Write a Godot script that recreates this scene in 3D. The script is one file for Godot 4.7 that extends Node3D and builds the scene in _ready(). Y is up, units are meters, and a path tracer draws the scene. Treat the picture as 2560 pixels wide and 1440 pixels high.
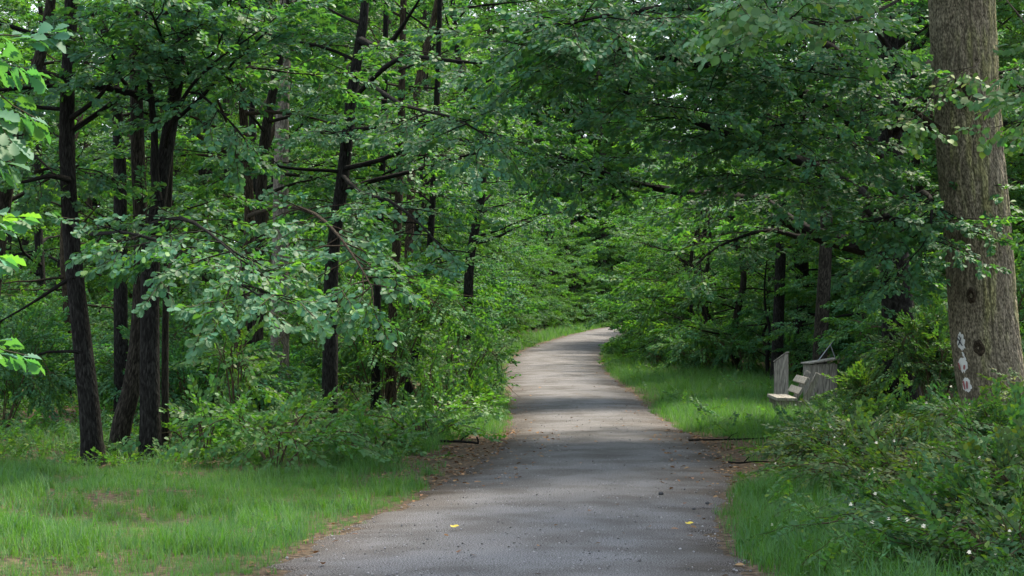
extends Node3D
# A gravel path through a summer wood: oaks and slim trunks on one side, a poplar, shrubs and a low bench on the other.
# Metres, y up. The camera stands on the path and looks along -z; d below always means metres in front of it.

const LENS := 4400.0        # focal length in pixels of the 2560 px wide photograph
const EYE := 1.6            # height of the camera
var rng := RandomNumberGenerator.new()
var wob := FastNoiseLite.new()
var fine := FastNoiseLite.new()
var taken := {}
var M := {}                 # materials
var SP := {}                # species name -> array of sprays
var SHAPE := {}             # leaf shapes
var n_sprays := 0

# ------------------------------------------------------------------ mesh buffer
class Buf:
	var v := PackedVector3Array()
	var n := PackedVector3Array()
	var uv := PackedVector2Array()
	var c := PackedColorArray()
	var ix := PackedInt32Array()
	func vert(p: Vector3, no: Vector3, u: Vector2, col: Color) -> int:
		v.append(p); n.append(no); uv.append(u); c.append(col)
		return v.size() - 1
	func tri(i: int, j: int, k: int) -> void:
		var g := (v[j] - v[i]).cross(v[k] - v[i])
		if g.dot(n[i] + n[j] + n[k]) > 0.0:
			ix.append(i); ix.append(k); ix.append(j)
		else:
			ix.append(i); ix.append(j); ix.append(k)
	func quad(a: int, b: int, cc: int, d: int) -> void:
		tri(a, b, cc); tri(a, cc, d)
	func mesh() -> ArrayMesh:
		var a := []
		a.resize(Mesh.ARRAY_MAX)
		a[Mesh.ARRAY_VERTEX] = v
		a[Mesh.ARRAY_NORMAL] = n
		a[Mesh.ARRAY_TEX_UV] = uv
		a[Mesh.ARRAY_COLOR] = c
		a[Mesh.ARRAY_INDEX] = ix
		var m := ArrayMesh.new()
		m.add_surface_from_arrays(Mesh.PRIMITIVE_TRIANGLES, a)
		return m

# ------------------------------------------------------------------ naming
func numbered(called: String) -> String:
	var k: int = taken.get(called, 0)
	taken[called] = k + 1
	return called if k == 0 else "%s_%03d" % [called, k]

func thing(called: String, label: String, category: String, at: Vector3, group := "") -> Node3D:
	var o := Node3D.new()
	o.name = numbered(called)
	o.position = at
	add_child(o)
	o.set_meta("label", label)
	o.set_meta("category", category)
	if group != "":
		o.set_meta("group", group)
	return o

func piece(parent: Node3D, called: String, m: Mesh, mat: Material, kind := "") -> MeshInstance3D:
	var o := MeshInstance3D.new()
	o.name = called if parent != self else numbered(called)
	o.mesh = m
	o.material_override = mat
	if kind != "":
		o.set_meta("kind", kind)
	parent.add_child(o, true)
	return o

func many(parent: Node3D, called: String, m: Mesh, mat: Material, xf: Array, tint: Array) -> MultiMeshInstance3D:
	var mm := MultiMesh.new()
	mm.transform_format = MultiMesh.TRANSFORM_3D
	mm.use_colors = true
	mm.mesh = m
	mm.instance_count = xf.size()
	for i in xf.size():
		mm.set_instance_transform(i, xf[i])
		mm.set_instance_color(i, tint[i])
	var o := MultiMeshInstance3D.new()
	o.name = called if parent != self else numbered(called)
	o.multimesh = mm
	o.material_override = mat
	o.set_meta("kind", "stuff")
	parent.add_child(o, true)
	return o

func rr(a: float, b: float) -> float:
	return rng.randf_range(a, b)

# ------------------------------------------------------------------ the lie of the land
const RISE := [[0, 0], [35, 0], [45, .17], [60, .24], [75, .41], [95, .74], [110, .95], [140, 1.7], [220, 4.0]]
const LEFT := [[4, -1.35], [9, -1.5], [11, -1.48], [12.8, -1.45], [13.8, -1.06], [16.8, -.72], [19.5, -.36], [23.5, -.03], [27, .02], [35, .0], [45, -.15], [58, -.13], [66, .2], [75, .72], [85, 1.8], [95, 3.0], [110, 4.8], [118, 6.5], [126, 9.2], [134, 13], [145, 20]]
const RIGHT := [[4, 1.4], [9, 1.4], [11, 1.45], [12, 1.52], [13.5, 1.5], [15, 1.75], [18, 2.3], [22, 2.5], [26, 2.42], [28.7, 2.35], [35, 2.55], [47, 2.46], [58, 2.9], [66, 3.3], [75, 4.0], [85, 5.0], [95, 6.05], [108, 7.4], [118, 9.3], [126, 12.2], [134, 16], [145, 23]]

func along(table: Array, d: float) -> float:
	for i in range(1, table.size()):
		if d <= table[i][0]:
			var t: float = (d - table[i - 1][0]) / (table[i][0] - table[i - 1][0])
			return lerpf(table[i - 1][1], table[i][1], clampf(t, 0, 1))
	return table[-1][1]

func smooth_along(table: Array, d: float) -> float:
	var w := 0.6 + d * 0.04
	return (along(table, d - w) + 2.0 * along(table, d) + along(table, d + w)) * 0.25

func off_path(x: float, d: float) -> float:      # metres outside the gravel, negative on it
	return maxf(smooth_along(LEFT, d) - x, x - smooth_along(RIGHT, d))

func ground_y(x: float, d: float) -> float:
	var o := off_path(x, d)
	var k := smoothstep(0.2, 3.0, o)
	return smooth_along(RISE, d) + k * (wob.get_noise_2d(x * 6.0, d * 6.0) * 0.16 + 0.03) + smoothstep(3.0, 30.0, o) * 0.5

func at(px: float, py: float, d: float) -> Vector3:     # a point of the place, read off the photograph at a known distance
	return Vector3((px - 1280.0) * d / LENS, EYE + (800.0 - py) * d / LENS, -d)

func foot(px: float, d: float) -> Vector3:
	var x := (px - 1280.0) * d / LENS
	return Vector3(x, ground_y(x, d), -d)

func in_view(p: Vector3, margin: float) -> bool:
	var d := -p.z
	return d > 1.0 and absf(p.x) < d * 0.291 + margin and p.y < EYE + d * 0.182 + margin

# ------------------------------------------------------------------ shapes
func spline(p: Array, per: int) -> PackedVector3Array:
	var out := PackedVector3Array()
	for i in p.size() - 1:
		var a: Vector3 = p[maxi(i - 1, 0)]
		var b: Vector3 = p[i]
		var c: Vector3 = p[i + 1]
		var e: Vector3 = p[mini(i + 2, p.size() - 1)]
		for k in per:
			out.append(b.cubic_interpolate(c, a, e, float(k) / per))
	out.append(p[-1])
	return out

func tube(b: Buf, pts: PackedVector3Array, rad: PackedFloat32Array, sides: int, rough := 0.0, seed_ := 0.0, flare := 0.0) -> void:
	var ref := Vector3(1, 0, 0)
	var first := b.v.size()
	var run := 0.0
	for i in pts.size():
		var t := (pts[mini(i + 1, pts.size() - 1)] - pts[maxi(i - 1, 0)]).normalized()
		ref = (ref - t * ref.dot(t))
		if ref.length() < 0.05:
			ref = t.cross(Vector3(0, 0.3, 1))
		ref = ref.normalized()
		var side := t.cross(ref)
		if i > 0:
			run += pts[i].distance_to(pts[i - 1])
		for s in sides + 1:
			var a := TAU * float(s % sides) / sides
			var dir := ref * cos(a) + side * sin(a)
			var r := rad[i]
			if rough > 0.0:
				r *= 1.0 + rough * (wob.get_noise_3d(cos(a) * 25.0 + seed_ * 31.0, run * 9.0, sin(a) * 25.0))
			if flare > 0.0:
				r *= 1.0 + flare * exp(-run * 5.0) * (1.0 + 0.35 * sin(a * 4.0 + seed_))
			b.vert(pts[i] + dir * r, dir, Vector2(float(s) / sides, run), Color.WHITE)
	for i in pts.size() - 1:
		for s in sides:
			var k := first + i * (sides + 1) + s
			b.quad(k, k + 1, k + sides + 2, k + sides + 1)
	var tip := b.vert(pts[-1] + (pts[-1] - pts[-2]).normalized() * rad[-1] * 0.3, (pts[-1] - pts[-2]).normalized(), Vector2(0.5, run), Color.WHITE)
	for s in sides:
		b.tri(first + (pts.size() - 1) * (sides + 1) + s, first + (pts.size() - 1) * (sides + 1) + s + 1, tip)

func taper(n: int, r0: float, r1: float, pow_ := 1.0) -> PackedFloat32Array:
	var out := PackedFloat32Array()
	for i in n:
		out.append(lerpf(r0, r1, pow(float(i) / maxi(n - 1, 1), pow_)))
	return out

func block(b: Buf, xf: Transform3D, size: Vector3, bevel := 0.006, shear_top := 0.0) -> void:
	# a sawn board with chamfered edges; shear_top slopes the upper face along x
	var h := size * 0.5
	for axis in 3:
		for sgn in [-1.0, 1.0]:
			var u := (axis + 1) % 3
			var w := (axis + 2) % 3
			var ids := []
			for q in [[-1, -1], [1, -1], [1, 1], [-1, 1]]:
				var p := Vector3.ZERO
				p[axis] = sgn * h[axis]
				p[u] = q[0] * (h[u] - bevel)
				p[w] = q[1] * (h[w] - bevel)
				if p.y > 0:
					p.y += shear_top * p.x / size.x
				var no := Vector3.ZERO
				no[axis] = sgn
				ids.append(b.vert(xf * p, (xf.basis * no).normalized(), Vector2(p[u], p[w]) * 2.0, Color.WHITE))
			b.quad(ids[0], ids[1], ids[2], ids[3])
	for axis in 3:            # twelve chamfers
		var u := (axis + 1) % 3
		var w := (axis + 2) % 3
		for q in [[-1, -1], [1, -1], [1, 1], [-1, 1]]:
			var ids := []
			var no := Vector3.ZERO
			no[u] = q[0]
			no[w] = q[1]
			for e in [[-1, 0], [1, 0], [1, 1], [-1, 1]]:
				var p := Vector3.ZERO
				p[axis] = e[0] * (h[axis] - bevel)
				p[u] = q[0] * (h[u] - (bevel if e[1] == 1 else 0.0))
				p[w] = q[1] * (h[w] - (0.0 if e[1] == 1 else bevel))
				if p.y > 0:
					p.y += shear_top * p.x / size.x
				ids.append(b.vert(xf * p, (xf.basis * no).normalized(), Vector2(p[axis], p[u]) * 2.0, Color.WHITE))
			b.quad(ids[0], ids[1], ids[2], ids[3])

# ------------------------------------------------------------------ leaves
func leaf_shape(profile: Array, fold: float, curl: float) -> Dictionary:
	# unit leaf: base at the origin, tip at +z, upper side +y; profile rows are [t, half width]
	var v := PackedVector3Array()
	var n := PackedVector3Array()
	var ix := PackedInt32Array()
	for row in profile:
		var t: float = row[0]
		var w: float = row[1]
		var y := -curl * t * t
		v.append(Vector3(-w, y + fold * w, t)); n.append(Vector3(fold * 0.8, 1, curl * t).normalized())
		v.append(Vector3(0, y, t)); n.append(Vector3(0, 1, curl * t).normalized())
		v.append(Vector3(w, y + fold * w, t)); n.append(Vector3(-fold * 0.8, 1, curl * t).normalized())
	for i in profile.size() - 1:
		var a := i * 3
		for q in [[a, a + 1, a + 4, a + 3], [a + 1, a + 2, a + 5, a + 4]]:
			ix.append_array([q[0], q[2], q[1], q[0], q[3], q[2]])
	return {"v": v, "n": n, "ix": ix}

func add_leaf(b: Buf, s: Dictionary, xf: Transform3D, col: Color) -> void:
	var first := b.v.size()
	var v: PackedVector3Array = s.v
	var n: PackedVector3Array = s.n
	var ix: PackedInt32Array = s.ix
	for i in v.size():
		b.vert(xf * v[i], (xf.basis * n[i]).normalized(), Vector2(v[i].x + 0.5, v[i].z), col)
	for i in range(0, ix.size(), 3):
		b.tri(first + ix[i], first + ix[i + 1], first + ix[i + 2])

func facing(f: Vector3, up: Vector3, s: float) -> Basis:
	var z := f.normalized()
	var x := up.cross(z)
	if x.length() < 0.05:
		x = Vector3(1, 0, 0.2).cross(z)
	x = x.normalized()
	return Basis(x * s, z.cross(x) * s, z * s)

func leaf_tone(base: Color, spread: float) -> Color:
	var k := 1.0 + rr(-spread, spread)
	var warm := rr(-0.12, 0.16)
	return Color(base.r * k * (1.0 + warm), base.g * k, base.b * k * (1.0 - warm))

func make_spray(kind: String, o: Dictionary) -> Dictionary:
	# a twig with its leaves, laid out flat along +z; kept both as one mesh and as single leaves
	var b := Buf.new()
	var st := Buf.new()
	var leaves := []
	var len_: float = o.length
	var pts := PackedVector3Array()
	for i in 5:
		var t := i / 4.0
		pts.append(Vector3(rr(-0.02, 0.02) * t, -0.10 * len_ * t * t + rr(-.01, .01), len_ * t))
	tube(st, pts, taper(5, o.stem, o.stem * 0.4), 4)
	for k in st.v.size():
		b.vert(st.v[k], st.n[k], st.uv[k], o.twig)
	for k in st.ix:
		b.ix.append(k)
	var count: int = o.count
	for i in count:
		var t := pow((i + 0.6) / count, o.crowd)
		var p := pts[0].lerp(pts[4], t) + Vector3(0, -0.03 * len_ * sin(t * 3.0), 0)
		var sgn := -1.0 if i % 2 == 0 else 1.0
		var ang: float = sgn * rr(o.angle[0], o.angle[1]) * (1.0 - 0.55 * t)
		var f := Vector3(sin(ang), rr(o.drop[0], o.drop[1]), cos(ang)).normalized()
		var up := Vector3(rr(-1, 1) * o.tilt, 1, rr(-1, 1) * o.tilt - o.get("stand", 0.0))
		var s: float = rr(o.size[0], o.size[1])
		var xf := Transform3D(facing(f, up, s), p + f * o.petiole + Vector3(0, rr(-.02, .02), 0))
		var col := leaf_tone(o.color, 0.3)
		if rng.randf() < o.get("young", 0.06):
			col = Color(col.r * 1.9, col.g * 1.45, col.b * 0.8)
		leaves.append([xf, col])
		add_leaf(b, SHAPE[o.shape], xf, col)
	return {"mesh": b.mesh(), "stem": st.mesh(), "leaves": leaves, "shape": o.shape}

func make_species(kind: String, variants: int, o: Dictionary) -> void:
	var list := []
	for i in variants:
		list.append(make_spray(kind, o))
	SP[kind] = list

# ------------------------------------------------------------------ branching
class Wood:
	var b := Buf.new()
	var xf: Array = []       # spray transforms

func twig(w: Wood, p0: Vector3, dir: Vector3, length: float, r: float, scale_: float, every: float) -> void:
	var n := 4
	var pts := PackedVector3Array([p0])
	var d := dir.normalized()
	for i in n:
		d = (d + Vector3(rr(-.25, .25), rr(-.16, .12), rr(-.25, .25))).normalized()
		pts.append(pts[-1] + d * length / n)
	tube(w.b, pts, taper(n + 1, r, r * 0.35), 4)
	var steps := maxi(2, int(length / every))
	var sgn := 1.0
	for i in steps:
		var t := (i + 0.7) / steps * n
		var k := mini(int(t), n - 1)
		var p := pts[k].lerp(pts[k + 1], t - k)
		var f := (pts[k + 1] - pts[k]).normalized()
		sgn = -sgn
		spray_at(w, p, f.rotated(Vector3.UP, sgn * rr(0.5, 1.15)) + Vector3(0, rr(-.25, .15), 0), scale_)
	spray_at(w, pts[n], d, scale_)

func spray_at(w: Wood, p: Vector3, f: Vector3, s: float) -> void:
	var up := Vector3(rr(-.75, .75), 1, rr(-.6, .9))
	f.y = f.y * 0.6 + rr(-.42, .2)
	w.xf.append(Transform3D(facing(f, up, s * rr(0.8, 1.2)), p))

func limb(w: Wood, p0: Vector3, dir: Vector3, length: float, r: float, o: Dictionary) -> void:
	var n := 7
	var ctrl := [p0]
	var d := dir.normalized()
	for i in n:
		d = (d + Vector3(rr(-.2, .2), rr(-.16, .12) + o.get("lift", 0.0), rr(-.2, .2))).normalized()
		ctrl.append(ctrl[-1] + d * length / n)
	leafy(w, ctrl, r, o)

func leafy(w: Wood, ctrl: Array, r: float, o: Dictionary) -> void:
	var pts := spline(ctrl, 2)
	var n := pts.size()
	tube(w.b, pts, taper(n, r, maxf(0.006, r * 0.18)), 6, 0.25, rr(0, 9))
	var length := 0.0
	for i in n - 1:
		length += pts[i].distance_to(pts[i + 1])
	var from: float = o.get("from", 0.25)
	var subs := maxi(2, int(length * (1.0 - from) / o.get("gap", 0.2)))
	var sgn := 1.0
	for i in subs:
		var t := from + (1.0 - from) * (i + rr(0.2, 0.9)) / subs
		var f := t * (n - 1)
		var k := mini(int(f), n - 2)
		var p := pts[k].lerp(pts[k + 1], f - k)
		var dir := (pts[k + 1] - pts[k]).normalized()
		sgn = -sgn
		var out := dir.rotated(Vector3.UP, sgn * rr(0.5, 1.3)) + Vector3(0, rr(-.35, .45), 0)
		var ln := clampf(length * (0.16 + 0.3 * (1.0 - t)), 0.15, o.get("reach", 1.3)) * rr(0.7, 1.2)
		twig(w, p, out, ln, 0.009, o.get("scale", 1.0), o.get("every", 0.175))
	twig(w, pts[n - 1], pts[n - 1] - pts[n - 2], minf(0.4, o.get("reach", 1.3)), 0.007, o.get("scale", 1.0), 0.15)

func clear_of_path(p: Vector3) -> bool:      # the walkers and the years have kept the way open
	var d := -p.z
	var o := off_path(p.x, d)
	var head := 2.9 + 0.012 * d + 0.5 * wob.get_noise_2d(p.x * 20.0, d * 9.0)
	if d > 112.0:
		head = 2.2
	return o > 0.35 + maxf(0.0, p.y - ground_y(p.x, d) - 0.2) * -0.12 or p.y > head + smooth_along(RISE, d)

func dress(root: Node3D, w: Wood, kind: String, mat: Material, tint: Color, singles := 0, thin := true) -> void:
	# hang the sprays on the tree: the best placed as single leaves, the rest as foliage
	var inv := root.position
	var keep := []
	for x in w.xf:
		var t: Transform3D = x
		if not clear_of_path(t.origin):
			continue
		if thin and not in_view(t.origin, 0.8):
			if rng.randf() < 0.5:
				continue
			t.basis = t.basis * 1.4
		keep.append(t)
	var list: Array = SP[kind]
	if singles > 0:
		keep.sort_custom(func(a, b): return (-a.origin.z + (0.0 if in_view(a.origin, -0.1) else 500.0)) < (-b.origin.z + (0.0 if in_view(b.origin, -0.1) else 500.0)))
		var used := 0
		var stems := Buf.new()
		while keep.size() > 0 and used + list[0].leaves.size() <= singles:
			var t: Transform3D = keep.pop_front()
			var s: Dictionary = list[rng.randi() % list.size()]
			t.origin -= inv
			var tw := piece(root, "twig", s.stem, M.twig)
			tw.transform = t
			for lf in s.leaves:
				var lx: Transform3D = lf[0]
				var o := piece(root, "leaf", SHAPE[s.shape].single[rng.randi() % 4], mat)
				o.transform = t * lx
				used += 1
	var per := []
	var col := []
	for i in list.size():
		per.append([]); col.append([])
	for t in keep:
		var i := rng.randi() % list.size()
		t.origin -= inv
		per[i].append(t)
		var k := rr(0.85, 1.15)
		var warm := rr(-.06, .10)
		col[i].append(Color(tint.r * k * (1 + warm), tint.g * k, tint.b * k * (1 - warm)))
	for i in list.size():
		if per[i].size() > 0:
			many(root, "foliage", list[i].mesh, mat, per[i], col[i])
			n_sprays += per[i].size()

# ------------------------------------------------------------------ trees and shrubs
func tree(called: String, label: String, o: Dictionary, group := "") -> Node3D:
	var sp: Array = o.spine            # world points, foot first
	var root := thing(called, label, "tree", sp[0], group)
	var w := Wood.new()
	var tr := Buf.new()
	var local := []
	for p in sp:
		local.append(p - sp[0])
	local[0] = local[0] - Vector3(0, 0.15, 0)
	var pts := spline(local, 4)
	var r: float = o.r
	tube(tr, pts, taper(pts.size(), r, o.get("r1", r * 0.35), 1.2), o.get("sides", 14), 0.16, rr(0, 20), o.get("flare", 0.5))
	piece(root, "trunk", tr.mesh(), o.bark)
	for l in o.get("limbs", []):       # limbs that the photograph shows
		var c := []
		for p in l.p:
			c.append(p)
		leafy(w, c, l.r, l)
	var n: int = o.get("n", 8)
	var top: float = sp[-1].y
	for i in n:
		var h := lerpf(o.get("low", 2.0), top, pow((i + rr(0.1, 0.9)) / n, o.get("bias", 1.35)))
		# where the trunk is at that height
		var k := 0
		while k < pts.size() - 2 and pts[k + 1].y + sp[0].y < h:
			k += 1
		var p: Vector3 = pts[k] + sp[0]
		p.y = minf(h, top)
		var a: float = o.get("az", 0.0) + rr(-1, 1) * o.get("spread", PI)
		var f := clampf((h - o.get("low", 2.0)) / maxf(top - o.get("low", 2.0), 0.5), 0, 1)
		var ln: float = lerpf(o.get("len0", 2.4), o.get("len1", 1.2), f) * rr(0.7, 1.2)
		limb(w, p, Vector3(sin(a), rr(0.0, 0.55) + 0.4 * f, cos(a)), ln, maxf(0.018, r * rr(0.2, 0.38) * (1.0 - 0.5 * f)), o)
	for i in w.b.v.size():
		w.b.v[i] -= sp[0]
	if w.b.v.size() > 0:
		piece(root, "branches", w.b.mesh(), o.bark)
	dress(root, w, o.leaf, M[o.get("mat", o.leaf)], o.get("tint", Color.WHITE), o.get("singles", 0), not o.has("whole"))
	return root

func shrub(called: String, label: String, px: Vector3, o: Dictionary, group := "") -> Node3D:
	var root := thing(called, label, o.get("category", "shrub"), px, group)
	var w := Wood.new()
	var n: int = o.n
	for i in n:
		var a := TAU * (i + rr(-.4, .4)) / n
		var lean := rr(0.1, 0.9)
		var h: float = o.h * rr(0.6, 1.05)
		var reach: float = o.w * lean
		var base: Vector3 = px + Vector3(sin(a), 0, cos(a)) * o.w * 0.12 * lean
		base.y = px.y - 0.05
		var ctrl := [base, base + Vector3(sin(a) * reach * 0.35, h * 0.5, cos(a) * reach * 0.35), base + Vector3(sin(a) * reach * 0.75, h * 0.9, cos(a) * reach * 0.75), base + Vector3(sin(a) * reach, h * rr(0.75, 1.0), cos(a) * reach)]
		leafy(w, ctrl, o.get("r", 0.012), o)
	for i in w.b.v.size():
		w.b.v[i] -= px
	piece(root, "stems", w.b.mesh(), o.get("bark", M.twig))
	var fl: int = o.get("flowers", 0)
	if fl > 0 and w.xf.size() > 0:
		var xf := []
		var cc := []
		for i in fl:
			var t: Transform3D = w.xf[rng.randi() % w.xf.size()]
			var p := t.origin + t.basis.z * rr(0.1, 0.4) + t.basis.y * 0.03 - px
			xf.append(Transform3D(Basis.from_euler(Vector3(rr(-.5, .5), rr(0, TAU), rr(-.5, .5))) * Basis.from_scale(Vector3.ONE * rr(0.7, 1.3)), p))
			cc.append(Color.WHITE)
		many(root, "blossoms", M.blossom_mesh, M.blossom, xf, cc)
	dress(root, w, o.leaf, M[o.get("mat", o.leaf)], o.get("tint", Color.WHITE), o.get("singles", 0), false)
	return root

# ------------------------------------------------------------------ materials
func noise_tex(freq: float, stops: Array, type := FastNoiseLite.TYPE_SIMPLEX_SMOOTH, octaves := 4, size := 512, seed_ := 1) -> NoiseTexture2D:
	var f := FastNoiseLite.new()
	f.noise_type = type
	f.seed = seed_
	f.frequency = freq
	f.fractal_octaves = octaves
	var t := NoiseTexture2D.new()
	t.width = size
	t.height = size
	t.seamless = true
	t.noise = f
	var g := Gradient.new()
	var off := PackedFloat32Array()
	var cols := PackedColorArray()
	for s in stops:
		off.append(s[0])
		cols.append(s[1])
	g.offsets = off
	g.colors = cols
	t.color_ramp = g
	return t

func grey(v: float) -> Color:
	return Color(v, v, v)

func lin(r: float, g: float, b: float) -> Color:       # a linear base colour
	return Color(r, g, b).linear_to_srgb()

func bark_image(seed_: int, around_: float, up: float, sharp: float, depth := 0.62) -> Image:
	var f := FastNoiseLite.new()
	f.seed = seed_
	f.frequency = 1.0
	f.fractal_octaves = 3
	var im := Image.create_empty(256, 512, false, Image.FORMAT_RGB8)
	for y in 512:
		var v := y / 512.0
		for x in 256:
			var a := TAU * x / 256.0
			var cx := cos(a) * around_
			var cz := sin(a) * around_
			var n := lerpf(f.get_noise_3d(cx, v * up, cz), f.get_noise_3d(cx, (v - 1.0) * up, cz), v)
			var ridge := pow(1.0 - absf(n) * 1.6, sharp)
			var m := lerpf(f.get_noise_3d(cx * 3.0 + 50.0, v * up * 4.0, cz * 3.0), f.get_noise_3d(cx * 3.0 + 50.0, (v - 1.0) * up * 4.0, cz * 3.0), v)
			im.set_pixel(x, y, grey(clampf(1.0 - ridge * depth + m * 0.45, 0.12, 1.0)))
	return im

func bark(im: Image, col: Color, per: Vector2, relief: float) -> StandardMaterial3D:
	var t := ImageTexture.create_from_image(im)
	var m := StandardMaterial3D.new()
	m.albedo_color = col
	m.albedo_texture = t
	m.vertex_color_use_as_albedo = true
	m.uv1_scale = Vector3(per.x, per.y, 1)
	m.roughness = 0.95
	m.metallic_specular = 0.25
	m.heightmap_enabled = true
	m.heightmap_texture = t
	m.heightmap_scale = relief
	return m

func leaf_mat(rough: float, spec: float, through: Color) -> StandardMaterial3D:
	var m := StandardMaterial3D.new()
	m.vertex_color_use_as_albedo = true
	m.roughness = rough
	m.metallic_specular = spec
	m.backlight_enabled = true
	m.backlight = through
	return m

func plain(col: Color, rough := 0.9, spec := 0.3) -> StandardMaterial3D:
	var m := StandardMaterial3D.new()
	m.albedo_color = col
	m.roughness = rough
	m.metallic_specular = spec
	return m

func make_materials() -> void:
	var oak_bark := bark_image(3, 2.6, 5.0, 1.6, 0.55)
	var pop_bark := bark_image(8, 3.6, 7.0, 1.4, 0.4)
	M.bark = bark(oak_bark, lin(.06, .055, .044), Vector2(1, 0.8), 1.2)
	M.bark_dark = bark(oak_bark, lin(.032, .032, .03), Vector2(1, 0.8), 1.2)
	M.bark_brown = bark(oak_bark, lin(.10, .08, .058), Vector2(1, 0.9), 0.8)
	M.bark_pale = bark(pop_bark, lin(.26, .235, .2), Vector2(1, 0.6), 0.5)
	M.poplar_bark = bark(pop_bark, lin(.40, .37, .31), Vector2(2, 0.7), 2.0)
	M.twig = plain(lin(.07, .055, .035))
	var green := Color(0.93, 1.0, 0.46)
	M.oak = leaf_mat(0.55, 0.36, green)
	M.beech = leaf_mat(0.5, 0.4, green)
	M.poplar = leaf_mat(0.52, 0.4, green)
	M.small = leaf_mat(0.6, 0.32, green)
	M.wood_leaf = leaf_mat(0.65, 0.3, green)
	M.grass = leaf_mat(0.55, 0.35, Color(0.95, 1, 0.5))
	M.dry_leaf = leaf_mat(0.8, 0.3, Color(0.6, 0.5, 0.3))
	M.yellow_leaf = plain(lin(.55, .42, .05), 0.6, 0.4)
	M.blossom = plain(lin(.6, .58, .48), 0.7, 0.3)
	# gravel of the path
	var g := StandardMaterial3D.new()
	g.albedo_texture = noise_tex(0.16, [[0.0, grey(.16)], [0.36, Color(.46, .44, .43)], [0.5, grey(.62)], [0.66, grey(.74)], [1.0, grey(1.0)]], FastNoiseLite.TYPE_SIMPLEX_SMOOTH, 4, 1024, 5)
	g.uv1_triplanar = true
	g.uv1_world_triplanar = true
	g.uv1_scale = Vector3.ONE * 0.45
	g.detail_enabled = true
	g.detail_blend_mode = BaseMaterial3D.BLEND_MODE_MUL
	g.detail_albedo = noise_tex(0.009, [[0.0, Color(.74, .71, .69)], [0.45, Color(.9, .89, .88)], [0.6, Color(.96, .95, .95)], [1.0, Color(1, 1, 1)]], FastNoiseLite.TYPE_SIMPLEX_SMOOTH, 8, 1024, 9)
	g.detail_uv_layer = BaseMaterial3D.DETAIL_UV_2
	g.uv2_triplanar = true
	g.uv2_world_triplanar = true
	g.uv2_scale = Vector3.ONE * 0.11
	g.vertex_color_use_as_albedo = true
	g.roughness = 0.92
	g.metallic_specular = 0.35
	g.heightmap_enabled = true
	g.heightmap_texture = noise_tex(0.12, [[0.0, grey(0)], [1.0, grey(1)]], FastNoiseLite.TYPE_SIMPLEX_SMOOTH, 4, 1024, 6)
	g.heightmap_scale = 1.2
	M.gravel = g
	var s := g.duplicate() as StandardMaterial3D
	s.albedo_texture = noise_tex(0.05, [[0.0, Color(.35, .33, .30)], [0.5, Color(.7, .68, .64)], [1.0, Color(1, .97, .9)]], FastNoiseLite.TYPE_SIMPLEX_SMOOTH, 5, 512, 15)
	s.heightmap_scale = 2.0
	M.soil = s
	var wd := StandardMaterial3D.new()
	wd.albedo_texture = ImageTexture.create_from_image(grain_image())
	wd.uv1_triplanar = true
	wd.uv1_scale = Vector3.ONE * 1.5
	wd.albedo_color = lin(.36, .335, .30)
	wd.roughness = 0.85
	M.grey_wood = wd
	M.metal = plain(lin(.25, .27, .3), 0.4, 0.5)
	M.metal.metallic = 0.6
	M.white_paint = plain(lin(.72, .73, .74), 0.8)
	M.black_paint = plain(lin(.05, .055, .07), 0.8)
	M.red_paint = plain(lin(.34, .12, .13), 0.8)
	M.stone = plain(lin(.06, .06, .065), 0.85)
	M.pebble = leaf_mat(0.9, 0.3, Color.BLACK)
	M.pebble.backlight_enabled = false

func grain_image() -> Image:
	var f := FastNoiseLite.new()
	f.seed = 4
	f.frequency = 1.0
	f.fractal_octaves = 3
	var im := Image.create_empty(256, 256, false, Image.FORMAT_RGB8)
	for y in 256:
		var v := y / 256.0
		for x in 256:
			var a := x / 256.0
			var n := lerpf(f.get_noise_2d(a * 40.0, v * 3.0), f.get_noise_2d(a * 40.0, (v - 1.0) * 3.0), v)
			im.set_pixel(x, y, grey(clampf(0.78 + n * 0.5, 0.3, 1.0)))
	return im

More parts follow.
